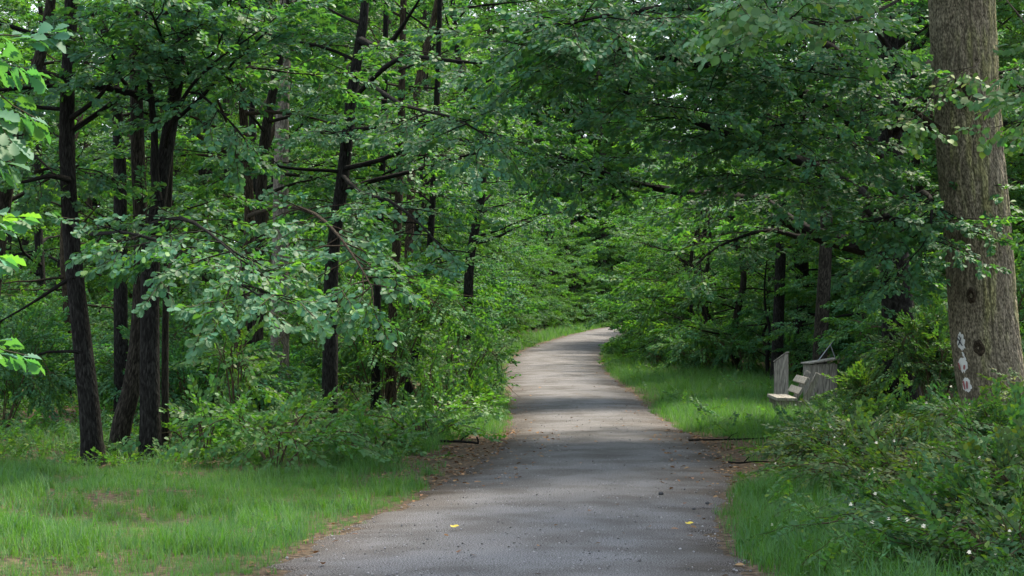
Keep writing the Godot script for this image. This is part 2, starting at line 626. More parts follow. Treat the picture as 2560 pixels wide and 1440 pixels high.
func make_leaves() -> void:
	SHAPE.oak = leaf_shape([[0, .015], [.14, .07], [.24, .2], [.31, .14], [.43, .3], [.51, .2], [.63, .37], [.72, .24], [.84, .31], [.93, .19], [1, .02]], 0.25, 0.16)
	SHAPE.beech = leaf_shape([[0, .01], [.15, .22], [.35, .36], [.6, .35], [.82, .2], [1, .01]], 0.2, 0.12)
	SHAPE.round = leaf_shape([[0, .05], [.1, .26], [.3, .42], [.55, .43], [.78, .29], [1, .02]], 0.14, 0.1)
	SHAPE.small = leaf_shape([[0, .02], [.25, .26], [.6, .3], [1, .02]], 0.2, 0.12)
	SHAPE.far = leaf_shape([[0, .02], [.4, .32], [.75, .24], [1, .02]], 0.25, 0.2)
	var oakc := Color(.078, .202, .118)
	var beechc := Color(.09, .22, .092)
	var popc := Color(.115, .235, .11)
	var smallc := Color(.082, .18, .088)
	var farc := Color(.08, .20, .10)
	for q in [["oak", oakc], ["beech", beechc], ["round", popc], ["small", smallc], ["far", farc]]:
		var list := []
		for i in 4:
			var b := Buf.new()
			add_leaf(b, SHAPE[q[0]], Transform3D.IDENTITY, leaf_tone(q[1], 0.2))
			list.append(b.mesh())
		SHAPE[q[0]].single = list
	var tw := Color(.06, .05, .03)
	make_species("oak", 4, {"shape": "oak", "length": .36, "stem": .004, "twig": tw, "count": 27, "crowd": .7, "angle": [.4, 1.4], "drop": [-.6, .4], "tilt": .8, "size": [.052, .088], "petiole": .012, "color": oakc})
	make_species("beech", 3, {"shape": "beech", "length": .45, "stem": .003, "twig": tw, "count": 20, "crowd": .85, "angle": [.5, 1.35], "drop": [-.6, .3], "tilt": .8, "size": [.05, .08], "petiole": .008, "color": beechc})
	make_species("poplar", 3, {"shape": "round", "length": .42, "stem": .003, "twig": tw, "count": 16, "crowd": .8, "angle": [.5, 1.4], "drop": [-.9, .1], "tilt": .7, "stand": -.5, "size": [.06, .095], "petiole": .045, "color": popc})
	make_species("small", 3, {"shape": "small", "length": .34, "stem": .003, "twig": tw, "count": 26, "crowd": .85, "angle": [.6, 1.3], "drop": [-.35, .35], "tilt": .5, "size": [.035, .06], "petiole": .006, "color": smallc})
	make_species("wood_leaf", 4, {"shape": "far", "length": .62, "stem": .004, "twig": tw, "count": 62, "crowd": .8, "angle": [.5, 1.4], "drop": [-.6, .4], "tilt": .8, "size": [.06, .105], "petiole": .06, "color": farc})
	M.blossom_mesh = blossom_mesh()

func blossom_mesh() -> ArrayMesh:
	var b := Buf.new()
	for i in 5:
		var a := TAU * i / 5
		add_leaf(b, SHAPE.small, Transform3D(facing(Vector3(sin(a), .35, cos(a)), Vector3.UP, .014), Vector3.ZERO), Color.WHITE)
	for i in 5:
		var a := TAU * (i + .5) / 5
		add_leaf(b, SHAPE.small, Transform3D(facing(Vector3(sin(a), .9, cos(a)), Vector3.UP, .011), Vector3(0, .008, 0)), Color.WHITE)
	return b.mesh()

# ------------------------------------------------------------------ ground cover
func litter_zone(x: float, d: float) -> float:      # bare brown leaf mould beside the gravel and under the trees
	var l := smooth_along(LEFT, d) - x
	var r := x - smooth_along(RIGHT, d)
	var n := wob.get_noise_2d(x * 22.0, d * 14.0) * 0.9
	var k := 0.0
	if l > -0.1:
		if d > 17.0 and d < 24.5:
			k = smoothstep(1.25, 0.5, l + n * 0.4)
		if d > 18.6 + n * 0.8 - 0.25 * minf(x + 4.0, 0.0):
			k = maxf(k, 0.7 * smoothstep(1.5, 2.3, l + n))
		if x < -3.0 and x > -5.0 and d > 13.8 and d < 17.4:
			k = maxf(k, smoothstep(0.0, 0.35, 0.5 - absf(d - 15.4 + (x + 3.8) * 0.5) - maxf(0.0, absf(x + 3.8) - .3) * 1.4 + n * 0.25))
	if r > -0.1:
		if d > 17.2 and d < 24.5:
			k = smoothstep(1.3, 0.3, r + n * 0.5) if d < 23.0 else smoothstep(0.6, 0.1, r)
		if d > 17.0 and d < 23.5:
			k = maxf(k, 0.55)
		if r > 4.5 + n and d > 26.0:
			k = maxf(k, 0.8)
	return k

func grass_at(x: float, d: float) -> float:
	var l := smooth_along(LEFT, d) - x
	var r := x - smooth_along(RIGHT, d)
	var n := wob.get_noise_2d(x * 25.0 + 40.0, d * 20.0)
	var mould := litter_zone(x, d)
	var k := 0.0
	if l > 0.0:
		if d < 19.5:
			k = 1.0
		elif d < 24.0:
			k = 0.6 if l > 0.7 else 0.0
		elif l < 1.5 + n:
			k = 0.9
		elif l < 5.0 and d < 30.0:
			k = 0.2
	elif r > 0.0:
		if d < 17.3:
			k = 1.0
		elif d < 24.0:
			k = 0.3
		elif d < 47.0 and r < 4.6:
			k = 1.0
		elif r < 1.2 + n:
			k = 0.9
	var edge := smoothstep(0.0, 0.22, maxf(l, r) + n * 0.14)
	return clampf(k * edge * (1.0 - mould * 0.95) + n * 0.15 * k, 0, 1)

func tuft_mesh(blades: int, h0: float, h1: float, col: Color) -> ArrayMesh:
	var b := Buf.new()
	for i in blades:
		var a := rr(0, TAU)
		var rad := sqrt(rng.randf()) * 0.10
		var p := Vector3(sin(a) * rad, -0.01, cos(a) * rad)
		var lean := Vector3(rr(-1, 1), 0, rr(-1, 1)).normalized()
		var h := rr(h0, h1)
		var bend := rr(0.1, 0.75) * h
		var w := rr(0.0022, 0.0045)
		var side := lean.cross(Vector3.UP)
		var no := (lean * -0.5 + Vector3.UP * 0.5 + side * rr(-.4, .4)).normalized()
		var c := leaf_tone(col, 0.3)
		if rng.randf() < 0.03:
			c = Color(.26, .24, .10)
		var prev := []
		for k in 4:
			var t := k / 3.0
			var q := p + Vector3.UP * h * (t - 0.18 * t * t) + lean * bend * t * t
			var ww := w * (1.0 - t * 0.92)
			var i0 := b.vert(q - side * ww, no, Vector2(0, t), c)
			var i1 := b.vert(q + side * ww, no, Vector2(1, t), c)
			if k > 0:
				b.quad(prev[0], prev[1], i1, i0)
			prev = [i0, i1]
	return b.mesh()

func make_ground() -> void:
	var b := Buf.new()
	var xs := []
	var x := -90.0
	while x < 90.0:
		xs.append(x)
		x += 0.22 if absf(x - 0.5) < 9.0 else (1.0 if absf(x) < 30.0 else 6.0)
	var ds := []
	var d := -25.0
	while d < 230.0:
		ds.append(d)
		d += 0.22 if d > 9.0 and d < 30.0 else (0.6 if d > 2.0 and d < 80.0 else (1.5 if d < 140.0 else 6.0))
	for i in ds.size():
		for j in xs.size():
			var px: float = xs[j]
			var pd: float = ds[i]
			var o := off_path(px, pd)
			var y := ground_y(px, pd) - 0.06 * smoothstep(0.0, -0.3, o)
			y += 0.012 * wob.get_noise_2d(px * 90.0, pd * 90.0)
			var col := Color(.145, .112, .084)        # one brown earth everywhere; turf, litter and seedlings are laid on it
			b.vert(Vector3(px, y, -pd), Vector3.UP, Vector2(px, pd), col * 1.6)
	var w := xs.size()
	for i in ds.size() - 1:
		for j in w - 1:
			var k := i * w + j
			b.quad(k, k + 1, k + w + 1, k + w)
	var o := piece(self, "ground", b.mesh(), M.soil, "structure")
	o.set_meta("label", "brown and mossy forest floor under the trees and grass")
	o.set_meta("category", "ground")

func make_path() -> void:
	var b := Buf.new()
	var across := 30
	var rows := 0
	var d := -12.0
	while d < 146.0:
		var xl := smooth_along(LEFT, maxf(d, 4)) + 0.10 * wob.get_noise_2d(3.0, d * 30.0) + 0.26 * wob.get_noise_2d(9.0, d * 110.0)
		var xr := smooth_along(RIGHT, maxf(d, 4)) + 0.10 * wob.get_noise_2d(63.0, d * 30.0) + 0.26 * wob.get_noise_2d(99.0, d * 110.0)
		for j in across + 1:
			var t := float(j) / across
			var px := lerpf(xl, xr, t)
			var y := smooth_along(RISE, d) + 0.014 + 0.03 * sin(t * PI) + 0.010 * wob.get_noise_2d(px * 60.0, d * 50.0)
			if j == 0 or j == across:
				y -= 0.035
			# trodden gravel, browner with soil towards the ragged edges where earth and needles wash in
			var e := minf(t, 1.0 - t) * (xr - xl) + 0.30 * wob.get_noise_2d(px * 30.0, d * 24.0)
			var earth := smoothstep(0.75, 0.0, e) * (0.95 if d > 16.0 and d < 25.5 else 0.7)
			if d < 13.2:      # damp trodden soil spread over the gravel at the verges
				var n := wob.get_noise_2d(px * 34.0, d * 30.0) * .5
				earth = maxf(earth, .85 * maxf(smoothstep(.0, .35, px - 1.02 + n - absf(d - 11.6) * .12), smoothstep(.0, .3, -1.12 - px + n * .7 - absf(d - 10.6) * .3)))
			var tone := 1.0 + 0.22 * wob.get_noise_2d(px * 14.0 + 7.0, d * 16.0)
			var col := Color(.45, .455, .49).lerp(Color(.215, .18, .155), earth) * tone
			b.vert(Vector3(px, y, -d), Vector3(0, 1, 0), Vector2(px, d), col)
		rows += 1
		d += 0.14 if d > 8.0 and d < 30.0 else (0.35 if d < 60.0 else 0.8)
	for i in rows - 1:
		for j in across:
			var k := i * (across + 1) + j
			b.quad(k, k + 1, k + across + 2, k + across + 1)
	var o := piece(self, "path", b.mesh(), M.gravel, "structure")
	o.set_meta("label", "grey gravel footpath winding away through the wood")
	o.set_meta("category", "path")

func scatter(called: String, label: String, meshes: Array, mat: Material, list: Array, tint: Array) -> void:
	for i in meshes.size():
		var xf := []
		var cc := []
		for k in range(i, list.size(), meshes.size()):
			xf.append(list[k])
			cc.append(tint[k])
		if xf.size() == 0:
			continue
		var o := many(self, called, meshes[i], mat, xf, cc)
		o.set_meta("label", label)
		o.set_meta("category", called.split("_")[-1])
		o.set_meta("group", called.replace("_", " ") + " covering the ground")

func make_grass() -> void:
	var tufts := []
	for i in 4:
		tufts.append(tuft_mesh(22, 0.07, 0.19 if i < 3 else 0.3, Color(.10, .205, .078)))
	var xf := []
	var cc := []
	var zones := [[9.0, 20.0, 150.0], [20.0, 31.0, 85.0], [31.0, 50.0, 40.0], [50.0, 122.0, 10.0]]
	for z in zones:
		var d0: float = z[0]
		var d1: float = z[1]
		var halfw := d1 * 0.295 + 1.2
		var n := int((d1 - d0) * 2.0 * halfw * z[2])
		for i in n:
			var d := rr(d0, d1)
			var x := rr(-halfw, halfw)
			if absf(x) > d * 0.295 + 1.2:
				continue
			var k := grass_at(x, d)
			if rng.randf() > k:
				continue
			var o := off_path(x, d)
			var s := rr(0.75, 1.25) * (1.0 + d * 0.004) * lerpf(0.6, 1.0, smoothstep(0.0, 0.5, o)) * (1.0 + 0.5 * wob.get_noise_2d(x * 18.0, d * 18.0))
			if d < 20.0 and x < 0:
				s *= lerpf(0.42, 0.85, smoothstep(-.35, .45, wob.get_noise_2d(x * 30.0 + 13.0, d * 30.0)))
			xf.append(Transform3D(Basis.from_euler(Vector3(0, rr(0, TAU), 0)) * Basis.from_scale(Vector3(s, s, s) * (1.0 if d < 50 else 1.6)), Vector3(x, ground_y(x, d), -d)))
			var dry := 0.5 + 0.5 * wob.get_noise_2d(x * 15.0 + 9.0, d * 15.0)
			cc.append(Color(0.7 + 0.26 * dry, 0.95 + 0.12 * dry, 0.9))
	scatter("meadow_grass", "green meadow grass on the verges and the lawn beside the path", tufts, M.grass, xf, cc)
	print("grass ", xf.size())

func make_litter() -> void:
	var b := []
	for i in 2:
		var q := Buf.new()
		add_leaf(q, SHAPE.oak if i == 0 else SHAPE.beech, Transform3D(Basis.from_scale(Vector3.ONE * .085), Vector3.ZERO), Color(.20, .125, .075) if i == 0 else Color(.27, .17, .10))
		b.append(q.mesh())
	var xf := []
	var cc := []
	for i in 60000:
		var d := rr(10.0, 50.0)
		var x := rr(-1, 1) * (d * 0.3 + 1.0)
		var k := litter_zone(x, d) * (1.0 if d < 30 else 0.5)
		if off_path(x, d) < 0.25:
			k = maxf(k, 0.012 if d < 25 else 0.02)
			if off_path(x, d) > -0.3:
				k = maxf(k, 0.07)
			if d > 16.5 and d < 25.0 and off_path(x, d) > -0.7:
				k = maxf(k, 0.25)
		if rng.randf() > k * 0.8 or (x < -2.8 and d < 17.6):
			continue
		var y := ground_y(x, d) + (0.012 if off_path(x, d) > 0 else 0.05)
		xf.append(Transform3D(Basis.from_euler(Vector3(rr(-.3, .3), rr(0, TAU), rr(-.4, .4))) * Basis.from_scale(Vector3.ONE * rr(0.3, 0.75)), Vector3(x, y, -d)))
		var v := rr(0.5, 1.15)
		cc.append(Color(v, v * rr(0.9, 1.05), v * rr(0.85, 1.1)))
	scatter("leaf_litter", "dry brown fallen leaves strewn over bare soil beside the path", b, M.dry_leaf, xf, cc)
	# loose stones and crumbs of earth on the gravel
	var pm := []
	for i in 3:
		var q := Buf.new()
		pebble(q, i)
		pm.append(q.mesh())
	xf = []
	cc = []
	for i in 9000:
		var d := 9.5 + 24.0 * pow(rng.randf(), 2.2)
		var x := rr(smooth_along(LEFT, d) - 0.1, smooth_along(RIGHT, d) + 0.1)
		var s := 0.0035 + 0.006 * pow(rng.randf(), 5.0)
		var n := wob.get_noise_2d(x * 25.0, d * 25.0)
		if rng.randf() > 0.5 + n:
			continue
		var t := (x - smooth_along(LEFT, d)) / (smooth_along(RIGHT, d) - smooth_along(LEFT, d))
		xf.append(Transform3D(Basis.from_euler(Vector3(rr(-.3, .3), rr(0, TAU), 0)) * Basis.from_scale(Vector3.ONE * s), Vector3(x, smooth_along(RISE, d) + 0.014 + 0.03 * sin(clampf(t, 0, 1) * PI) + s * 0.3, -d)))
		var v := rr(0.07, 0.16) if rng.randf() < 0.5 else rr(0.16, 0.36)
		cc.append(Color(v, v * 0.97, v * rr(0.95, 1.05)))
	scatter("loose_gravel", "small loose stones and crumbs lying on the grey path", pm, M.pebble, xf, cc)

func pebble(b: Buf, seed_: int) -> void:
	var first := b.v.size()
	for i in 5:
		var p := PI * i / 4.0
		for j in 7:
			var a := TAU * (j % 6) / 6.0
			var dir := Vector3(sin(p) * cos(a), cos(p), sin(p) * sin(a))
			var r := 1.0 + 0.5 * wob.get_noise_3d(dir.x * 40.0 + seed_ * 77.0, dir.y * 40.0, dir.z * 40.0)
			b.vert(dir * r * Vector3(1.25, 0.75, 1.0), dir, Vector2(j / 6.0, i / 4.0), Color.WHITE)
	for i in 4:
		for j in 6:
			var k := first + i * 7 + j
			b.quad(k, k + 1, k + 8, k + 7)

func weeds(called: String, label: String, count: int, where: Callable, kind: String, s0: float, s1: float, tint: Color, d0: float, d1: float) -> void:
	var xf := []
	var cc := []
	for i in count:
		var d := rr(d0, d1)
		var x := rr(-1, 1) * (d * 0.297 + 1.2)
		if off_path(x, d) < 0.25 or rng.randf() > where.call(x, d):
			continue
		var a := rr(0, TAU)
		var f := Vector3(sin(a), rr(0.15, 1.3), cos(a))
		var s := rr(s0, s1)
		xf.append(Transform3D(facing(f, Vector3(rr(-.3, .3), 1, rr(-.3, .3)), s), Vector3(x, ground_y(x, d) + rr(-0.02, 0.12) * s, -d)))
		var k := rr(0.8, 1.2)
		cc.append(Color(tint.r * k, tint.g * k, tint.b * k * rr(0.85, 1.1)))
	var meshes := []
	for q in SP[kind]:
		meshes.append(q.mesh)
	n_sprays += xf.size()
	scatter(called, label, meshes, M[kind], xf, cc)

# ------------------------------------------------------------------ the poplar with the trail marks
const POPLAR := [[2508, 1092], [2487, 1000], [2464, 850], [2452, 700], [2441, 550], [2428, 400], [2414, 200], [2404, 0], [2392, -400], [2378, -1000], [2366, -1700]]
const POPLAR_D := 24.3
var pop_pts := PackedVector3Array()

func poplar_r(y: float) -> float:
	return lerpf(0.475, 0.455, clampf(y / 6.0, 0, 1)) * lerpf(1.0, 0.35, clampf((y - 6.0) / 9.0, 0, 1))

func poplar_skin(y: float, a: float, deep: float) -> Vector3:      # local point on the bark: height above the foot, angle (0 faces the camera, minus is towards the path)
	var k := 0
	while k < pop_pts.size() - 2 and pop_pts[k + 1].y < y:
		k += 1
	var t := (y - pop_pts[k].y) / maxf(pop_pts[k + 1].y - pop_pts[k].y, 0.001)
	var c := pop_pts[k].lerp(pop_pts[k + 1], t)
	var dir := Vector3(sin(a), 0, cos(a))
	var r := poplar_r(y)
	r *= 1.0 + 0.03 * wob.get_noise_3d(dir.x * 18.0, y * 8.0, dir.z * 18.0)
	r *= 1.0 + 0.2 * exp(-maxf(y, 0.0) * 3.2) * (1.0 + 0.5 * sin(a * 5.0 + 1.0))
	r += deep * furrow(y, a)
	return c + dir * r

func furrow(y: float, a: float) -> float:
	var n := fine.get_noise_3d(cos(a) * 50.0, y * 20.0, sin(a) * 50.0)
	return -0.028 * pow(maxf(0.0, 1.0 - absf(n) * 2.6), 2.0) + 0.006 * fine.get_noise_3d(cos(a) * 150.0, y * 90.0, sin(a) * 150.0)

func make_poplar() -> void:
	var base := at(POPLAR[0][0], POPLAR[0][1], POPLAR_D)
	base.y = ground_y(base.x, POPLAR_D)
	var ctrl := []
	for q in POPLAR:
		ctrl.append(at(q[0], q[1], POPLAR_D) - base)
	ctrl[0] = Vector3(0, -0.2, 0)
	pop_pts = spline(ctrl, 6)
	var root := thing("poplar_tree", "thick poplar with furrowed grey bark and white painted trail marks", "tree", base)
	var b := Buf.new()
	var sides := 150
	var ys := []
	var y := -0.15
	while y < 14.0:
		ys.append(y)
		y += 0.03 if y < 6.6 else 0.5
	for i in ys.size():
		for s in sides + 1:
			var a := TAU * (s % sides) / sides
			var p := poplar_skin(ys[i], a, 1.0)
			var gr := poplar_skin(ys[i], a + 0.02, 1.0) - poplar_skin(ys[i], a - 0.02, 1.0)
			var up := poplar_skin(ys[i] + 0.02, a, 1.0) - poplar_skin(ys[i] - 0.02, a, 1.0)
			# ochre-green lichen crust on the weather side, grey-brown bare bark elsewhere
			var patch := wob.get_noise_3d(sin(a) * 14.0, ys[i] * 5.0, cos(a) * 14.0) + 0.5 * fine.get_noise_3d(sin(a) * 60.0, ys[i] * 24.0, cos(a) * 60.0)
			var lich := smoothstep(-0.1, 0.45, sin(a - 0.05) * 0.8 + patch * 1.3)
			var ridge := smoothstep(-0.012, 0.0, furrow(ys[i], a))
			var col := Color(.78, .74, .67).lerp(Color(1.0, 1.08, .64), lich * (0.35 + 0.65 * ridge))
			b.vert(p, up.cross(gr).normalized() * -1.0 if up.cross(gr).dot(Vector3(sin(a), 0, cos(a))) < 0 else up.cross(gr).normalized(), Vector2(a / TAU, ys[i]), col)
	for i in ys.size() - 1:
		for s in sides:
			var k := i * (sides + 1) + s
			b.quad(k, k + 1, k + sides + 2, k + sides + 1)
	piece(root, "trunk", b.mesh(), M.poplar_bark)
	# knots and the scar of a lost limb
	for q in [[2410, 740, .055, "knot"], [2428, 868, .06, "knot"], [2383, 240, .11, "branch_scar"]]:
		var hy: float = EYE + (800.0 - q[1]) * POPLAR_D / LENS - base.y
		var k := Buf.new()
		knot(k, hy, angle_at(q[0], q[1], base), q[2])
		piece(root, q[3], k.mesh(), M.bark_brown)
	# a snapped dead limb
	var sb := Buf.new()
	var s0 := poplar_skin(EYE + (800.0 - 325.0) * POPLAR_D / LENS - base.y, -1.4, 0.0)
	var e0 := at(2282, 272, 23.9) - base
	tube(sb, spline([s0 + Vector3(.1, -.05, 0), s0.lerp(e0, .5) + Vector3(0, .01, 0), e0], 4), taper(9, .055, .022), 8, .5, 4.0)
	piece(root, "broken_limb", sb.mesh(), M.bark_brown)
	# trail marks
	var marks := [[2394, 854, .075, .125], [2399, 911, .085, .105], [2409, 961, .08, .1]]
	for i in 3:
		var q: Array = marks[i]
		var hy: float = EYE + (800.0 - q[1]) * POPLAR_D / LENS - base.y
		var a0 := angle_at(q[0], q[1], base)
		var pb := Buf.new()
		paint_oval(pb, hy, a0, q[2], q[3], 0.004, 5.0 + i)
		if i == 0:
			for k in 6:
				paint_oval(pb, hy - .15 - k * .018, a0 + .01 * sin(k * 2.0) + .015 * k, .011 + .005 * sin(k * 1.7), .013, 0.003, 9.0 + k)
		var o := piece(root, "trail_mark", pb.mesh(), M.white_paint)
		var ink := Buf.new()
		if i == 0:
			o.set_meta("label", "white oval trail mark with a dark cross")
			stroke(ink, hy + .055, a0 - .09, hy - .055, a0 + .08, .012)
			stroke(ink, hy + .06, a0 + .06, hy - .05, a0 - .08, .012)
			stroke(ink, hy + .085, a0 - .03, hy + .05, a0 + .02, .01)
		elif i == 1:
			o.set_meta("label", "white oval trail mark with faint red strokes low on its sides")
			stroke(ink, hy + .03, a0 - .11, hy - .07, a0 - .07, .016)
			stroke(ink, hy + .0, a0 + .11, hy - .065, a0 + .08, .016)
		else:
			o.set_meta("label", "white oval trail mark with two red upright strokes")
			stroke(ink, hy + .06, a0 - .06, hy - .06, a0 - .04, .017)
			stroke(ink, hy + .055, a0 + .07, hy - .05, a0 + .05, .015)
		piece(o, "painted_sign", ink.mesh(), M.black_paint if i == 0 else M.red_paint)
	# leafy shoots: sprays of round leaves that hang in front of and beside the trunk
	var w := Wood.new()
	for l in [
		[[2404, -160, 24.2], [2330, -60, 21], [2230, 10, 18.5], [2130, 50, 17], [2040, 60, 16.2], [1950, 40, 15.6]],
		[[2400, -260, 24.2], [2260, -170, 20], [2120, -90, 17.5], [1990, -40, 16.2], [1880, -20, 15.4]],
		[[2440, 150, 23.9], [2450, 150, 23.2], [2440, 165, 22.8], [2400, 185, 22.5]],
		[[2480, -40, 24.2], [2550, 40, 21], [2590, 120, 18.5], [2590, 220, 17.4]],
		[[2500, 190, 24.3], [2540, 210, 22], [2570, 250, 20.5], [2570, 310, 19.6]],
		[[2345, 240, 24.0], [2325, 250, 22.8], [2315, 275, 22.2], [2290, 290, 21.8]],
	]:
		var c := []
		for q in l:
			c.append(at(q[0], q[1], q[2]))
		leafy(w, c, .025 if l.size() > 4 else .01, {"gap": .42, "every": .3, "scale": .95, "from": .5, "reach": .4})
	for i in 12:         # the crown, above the picture, that shades the path
		var yy := 7.4 + i * 0.5
		var a := rr(0, TAU) if i % 2 == 0 else rr(-2.6, -0.6)
		limb(w, poplar_skin(yy, a, 0) + base, Vector3(sin(a), .35, cos(a)), rr(2.8, 5.0), .07, {"gap": .26, "every": .22, "scale": 1.7})
	for i in w.b.v.size():
		w.b.v[i] -= base
	piece(root, "branches", w.b.mesh(), M.bark)
	dress(root, w, "poplar", M.poplar, Color(.85, .95, .9), 299)

func angle_at(px: float, py: float, base: Vector3) -> float:
	var p := at(px, py, POPLAR_D) - base
	var k := 0
	while k < pop_pts.size() - 2 and pop_pts[k + 1].y < p.y:
		k += 1
	return asin(clampf((p.x - pop_pts[k].x) / poplar_r(p.y), -0.95, 0.95))

func paint_oval(b: Buf, hy: float, a0: float, wide: float, tall: float, off: float, seed_: float) -> void:
	var rings := 6
	var seg := 28
	var first := b.v.size()
	for i in rings + 1:
		for s in seg:
			var t := TAU * s / seg
			var rag := 1.0 + 0.4 * wob.get_noise_2d(cos(t) * 60.0 + seed_ * 50.0, sin(t) * 60.0)
			var f := float(i) / rings * rag
			var dy := sin(t) * tall * f
			var da := cos(t) * wide * f / poplar_r(hy)
			var p := poplar_skin(hy + dy, a0 + da, 0.35)
			var no := Vector3(sin(a0 + da), 0, cos(a0 + da))
			b.vert(p + no * (off + (0.004 if i < rings else -0.008)), no, Vector2(da, dy), Color.WHITE)
	for i in rings:
		for s in seg:
			b.quad(first + i * seg + s, first + i * seg + (s + 1) % seg, first + (i + 1) * seg + (s + 1) % seg, first + (i + 1) * seg + s)

func stroke(b: Buf, y0: float, a0: float, y1: float, a1: float, wide: float) -> void:
	var prev := []
	for i in 7:
		var t := i / 6.0
		var hy := lerpf(y0, y1, t)
		var a := lerpf(a0, a1, t)
		var no := Vector3(sin(a), 0, cos(a))
		var w := wide * (0.7 + 0.4 * sin(t * PI))
		var ids := []
		for q in [-1.0, 1.0]:
			ids.append(b.vert(poplar_skin(hy, a + q * w / poplar_r(hy), 0.35) + no * 0.02, no, Vector2(q, t), Color.WHITE))
		if i > 0:
			b.quad(prev[0], prev[1], ids[1], ids[0])
		prev = ids

func knot(b: Buf, hy: float, a0: float, r: float) -> void:
	var first := b.v.size()
	var prof := [[1.6, -.02], [1.2, .25], [.9, .38], [.6, .25], [.35, -.1], [0.02, -.25]]
	for i in prof.size():
		for s in 18:
			var t := TAU * s / 18
			var rag := 1.0 + 0.3 * wob.get_noise_2d(cos(t) * 40.0 + hy * 90.0, sin(t) * 40.0)
			var f: float = prof[i][0] * r * rag
			var a := a0 + cos(t) * f * 0.8 / poplar_r(hy)
			var no := Vector3(sin(a), 0, cos(a))
			var lean := (no + (Vector3(cos(a), 0, -sin(a)) * cos(t) + Vector3.UP * sin(t)) * (0.8 if i < 2 else -0.8)).normalized()
			b.vert(poplar_skin(hy + sin(t) * f * 1.2, a, 0.0) + no * prof[i][1] * r, lean, Vector2(s / 18.0, i * .1), Color.WHITE)
	for i in prof.size() - 1:
		for s in 18:
			b.quad(first + i * 18 + s, first + i * 18 + (s + 1) % 18, first + (i + 1) * 18 + (s + 1) % 18, first + (i + 1) * 18 + s)

# ------------------------------------------------------------------ bench and timber
func make_bench() -> void:
	var base := foot(1985, 30.0)
	var root := thing("park_bench", "low weathered timber bench with two pale back slats on the grass", "bench", base)
	root.rotation.y = deg_to_rad(-2.0)       # the long side runs away from the viewer; it faces the path
	var long_ := 1.5
	for q in [[-.30, .30, .15], [-.12, .295, .17]]:
		var b := Buf.new()
		block(b, Transform3D(Basis.IDENTITY, Vector3(q[0], q[1], 0)), Vector3(q[2], .055, long_))
		piece(root, "seat_plank", b.mesh(), M.grey_wood)
	var lean := Basis(Vector3(0, 0, 1), deg_to_rad(-32))
	for q in [[.03, .43], [.12, .60]]:
		var b := Buf.new()
		block(b, Transform3D(lean, Vector3(q[0], q[1], 0.0)), Vector3(.045, .125, long_))
		piece(root, "back_slat", b.mesh(), M.grey_wood)
	for z in [.62, -.62]:
		var b := Buf.new()
		block(b, Transform3D(Basis(Vector3(0, 0, 1), deg_to_rad(-26)), Vector3(.14, .34, z)), Vector3(.09, .86, .07))
		piece(root, "back_post", b.mesh(), M.grey_wood)
		var c := Buf.new()
		block(c, Transform3D(Basis.IDENTITY, Vector3(-.12, .225, z)), Vector3(.46, .08, .07))
		piece(root, "bearer", c.mesh(), M.grey_wood)
		var e := Buf.new()
		block(e, Transform3D(Basis.IDENTITY, Vector3(-.25, .08, z)), Vector3(.1, .22, .08))
		piece(root, "leg", e.mesh(), M.grey_wood)
	# upright half log with a slanting capped top
	var pb := foot(1953, 32.5)
	var post := thing("timber_post", "pale upright timber post with a slanting top beside the bench", "post", pb)
	post.rotation.y = deg_to_rad(-25)
	var b1 := Buf.new()
	block(b1, Transform3D(Basis.IDENTITY, Vector3(0, .44, 0)), Vector3(.24, 1.0, .15), .015, .17)
	piece(post, "shaft", b1.mesh(), M.grey_wood)
	var b2 := Buf.new()
	block(b2, Transform3D(Basis(Vector3(0, 0, 1), atan(.17 / .24)), Vector3(0, .957, 0)), Vector3(.31, .022, .17))
	piece(post, "cap_board", b2.mesh(), M.grey_wood)
	# dark timber box with a sloping lid and thin metal stays
	var kb := foot(2048, 33.5)
	var box := thing("timber_box", "timber box with a sloping board top and thin metal stays behind the bench", "box", kb)
	box.rotation.y = deg_to_rad(12)
	for i in 4:
		var c := Buf.new()
		block(c, Transform3D(Basis.IDENTITY, Vector3(-.17 + i * .125, .33, .14)), Vector3(.118, .74 + i * .012, .035), .006, .02)
		piece(box, "front_board", c.mesh(), M.grey_wood)
	for s in [-1, 1]:
		var c := Buf.new()
		block(c, Transform3D(Basis.IDENTITY, Vector3(.018 + s * .268, .33, 0)), Vector3(.035, .74, .31))
		piece(box, "side_board", c.mesh(), M.grey_wood)
	var lid := Buf.new()
	block(lid, Transform3D(Basis(Vector3(0, 0, 1), .14), Vector3(.02, .765, .02)), Vector3(.66, .03, .40))
	piece(box, "lid_board", lid.mesh(), M.grey_wood)
	for q in [[Vector3(-.06, .77, .1), Vector3(.27, 1.15, .05)], [Vector3(.20, 1.07, .06), Vector3(.29, .80, .1)]]:
		var c := Buf.new()
		tube(c, PackedVector3Array([q[0], q[0].lerp(q[1], .5), q[1]]), taper(3, .011, .011), 8)
		piece(box, "metal_stay", c.mesh(), M.metal)

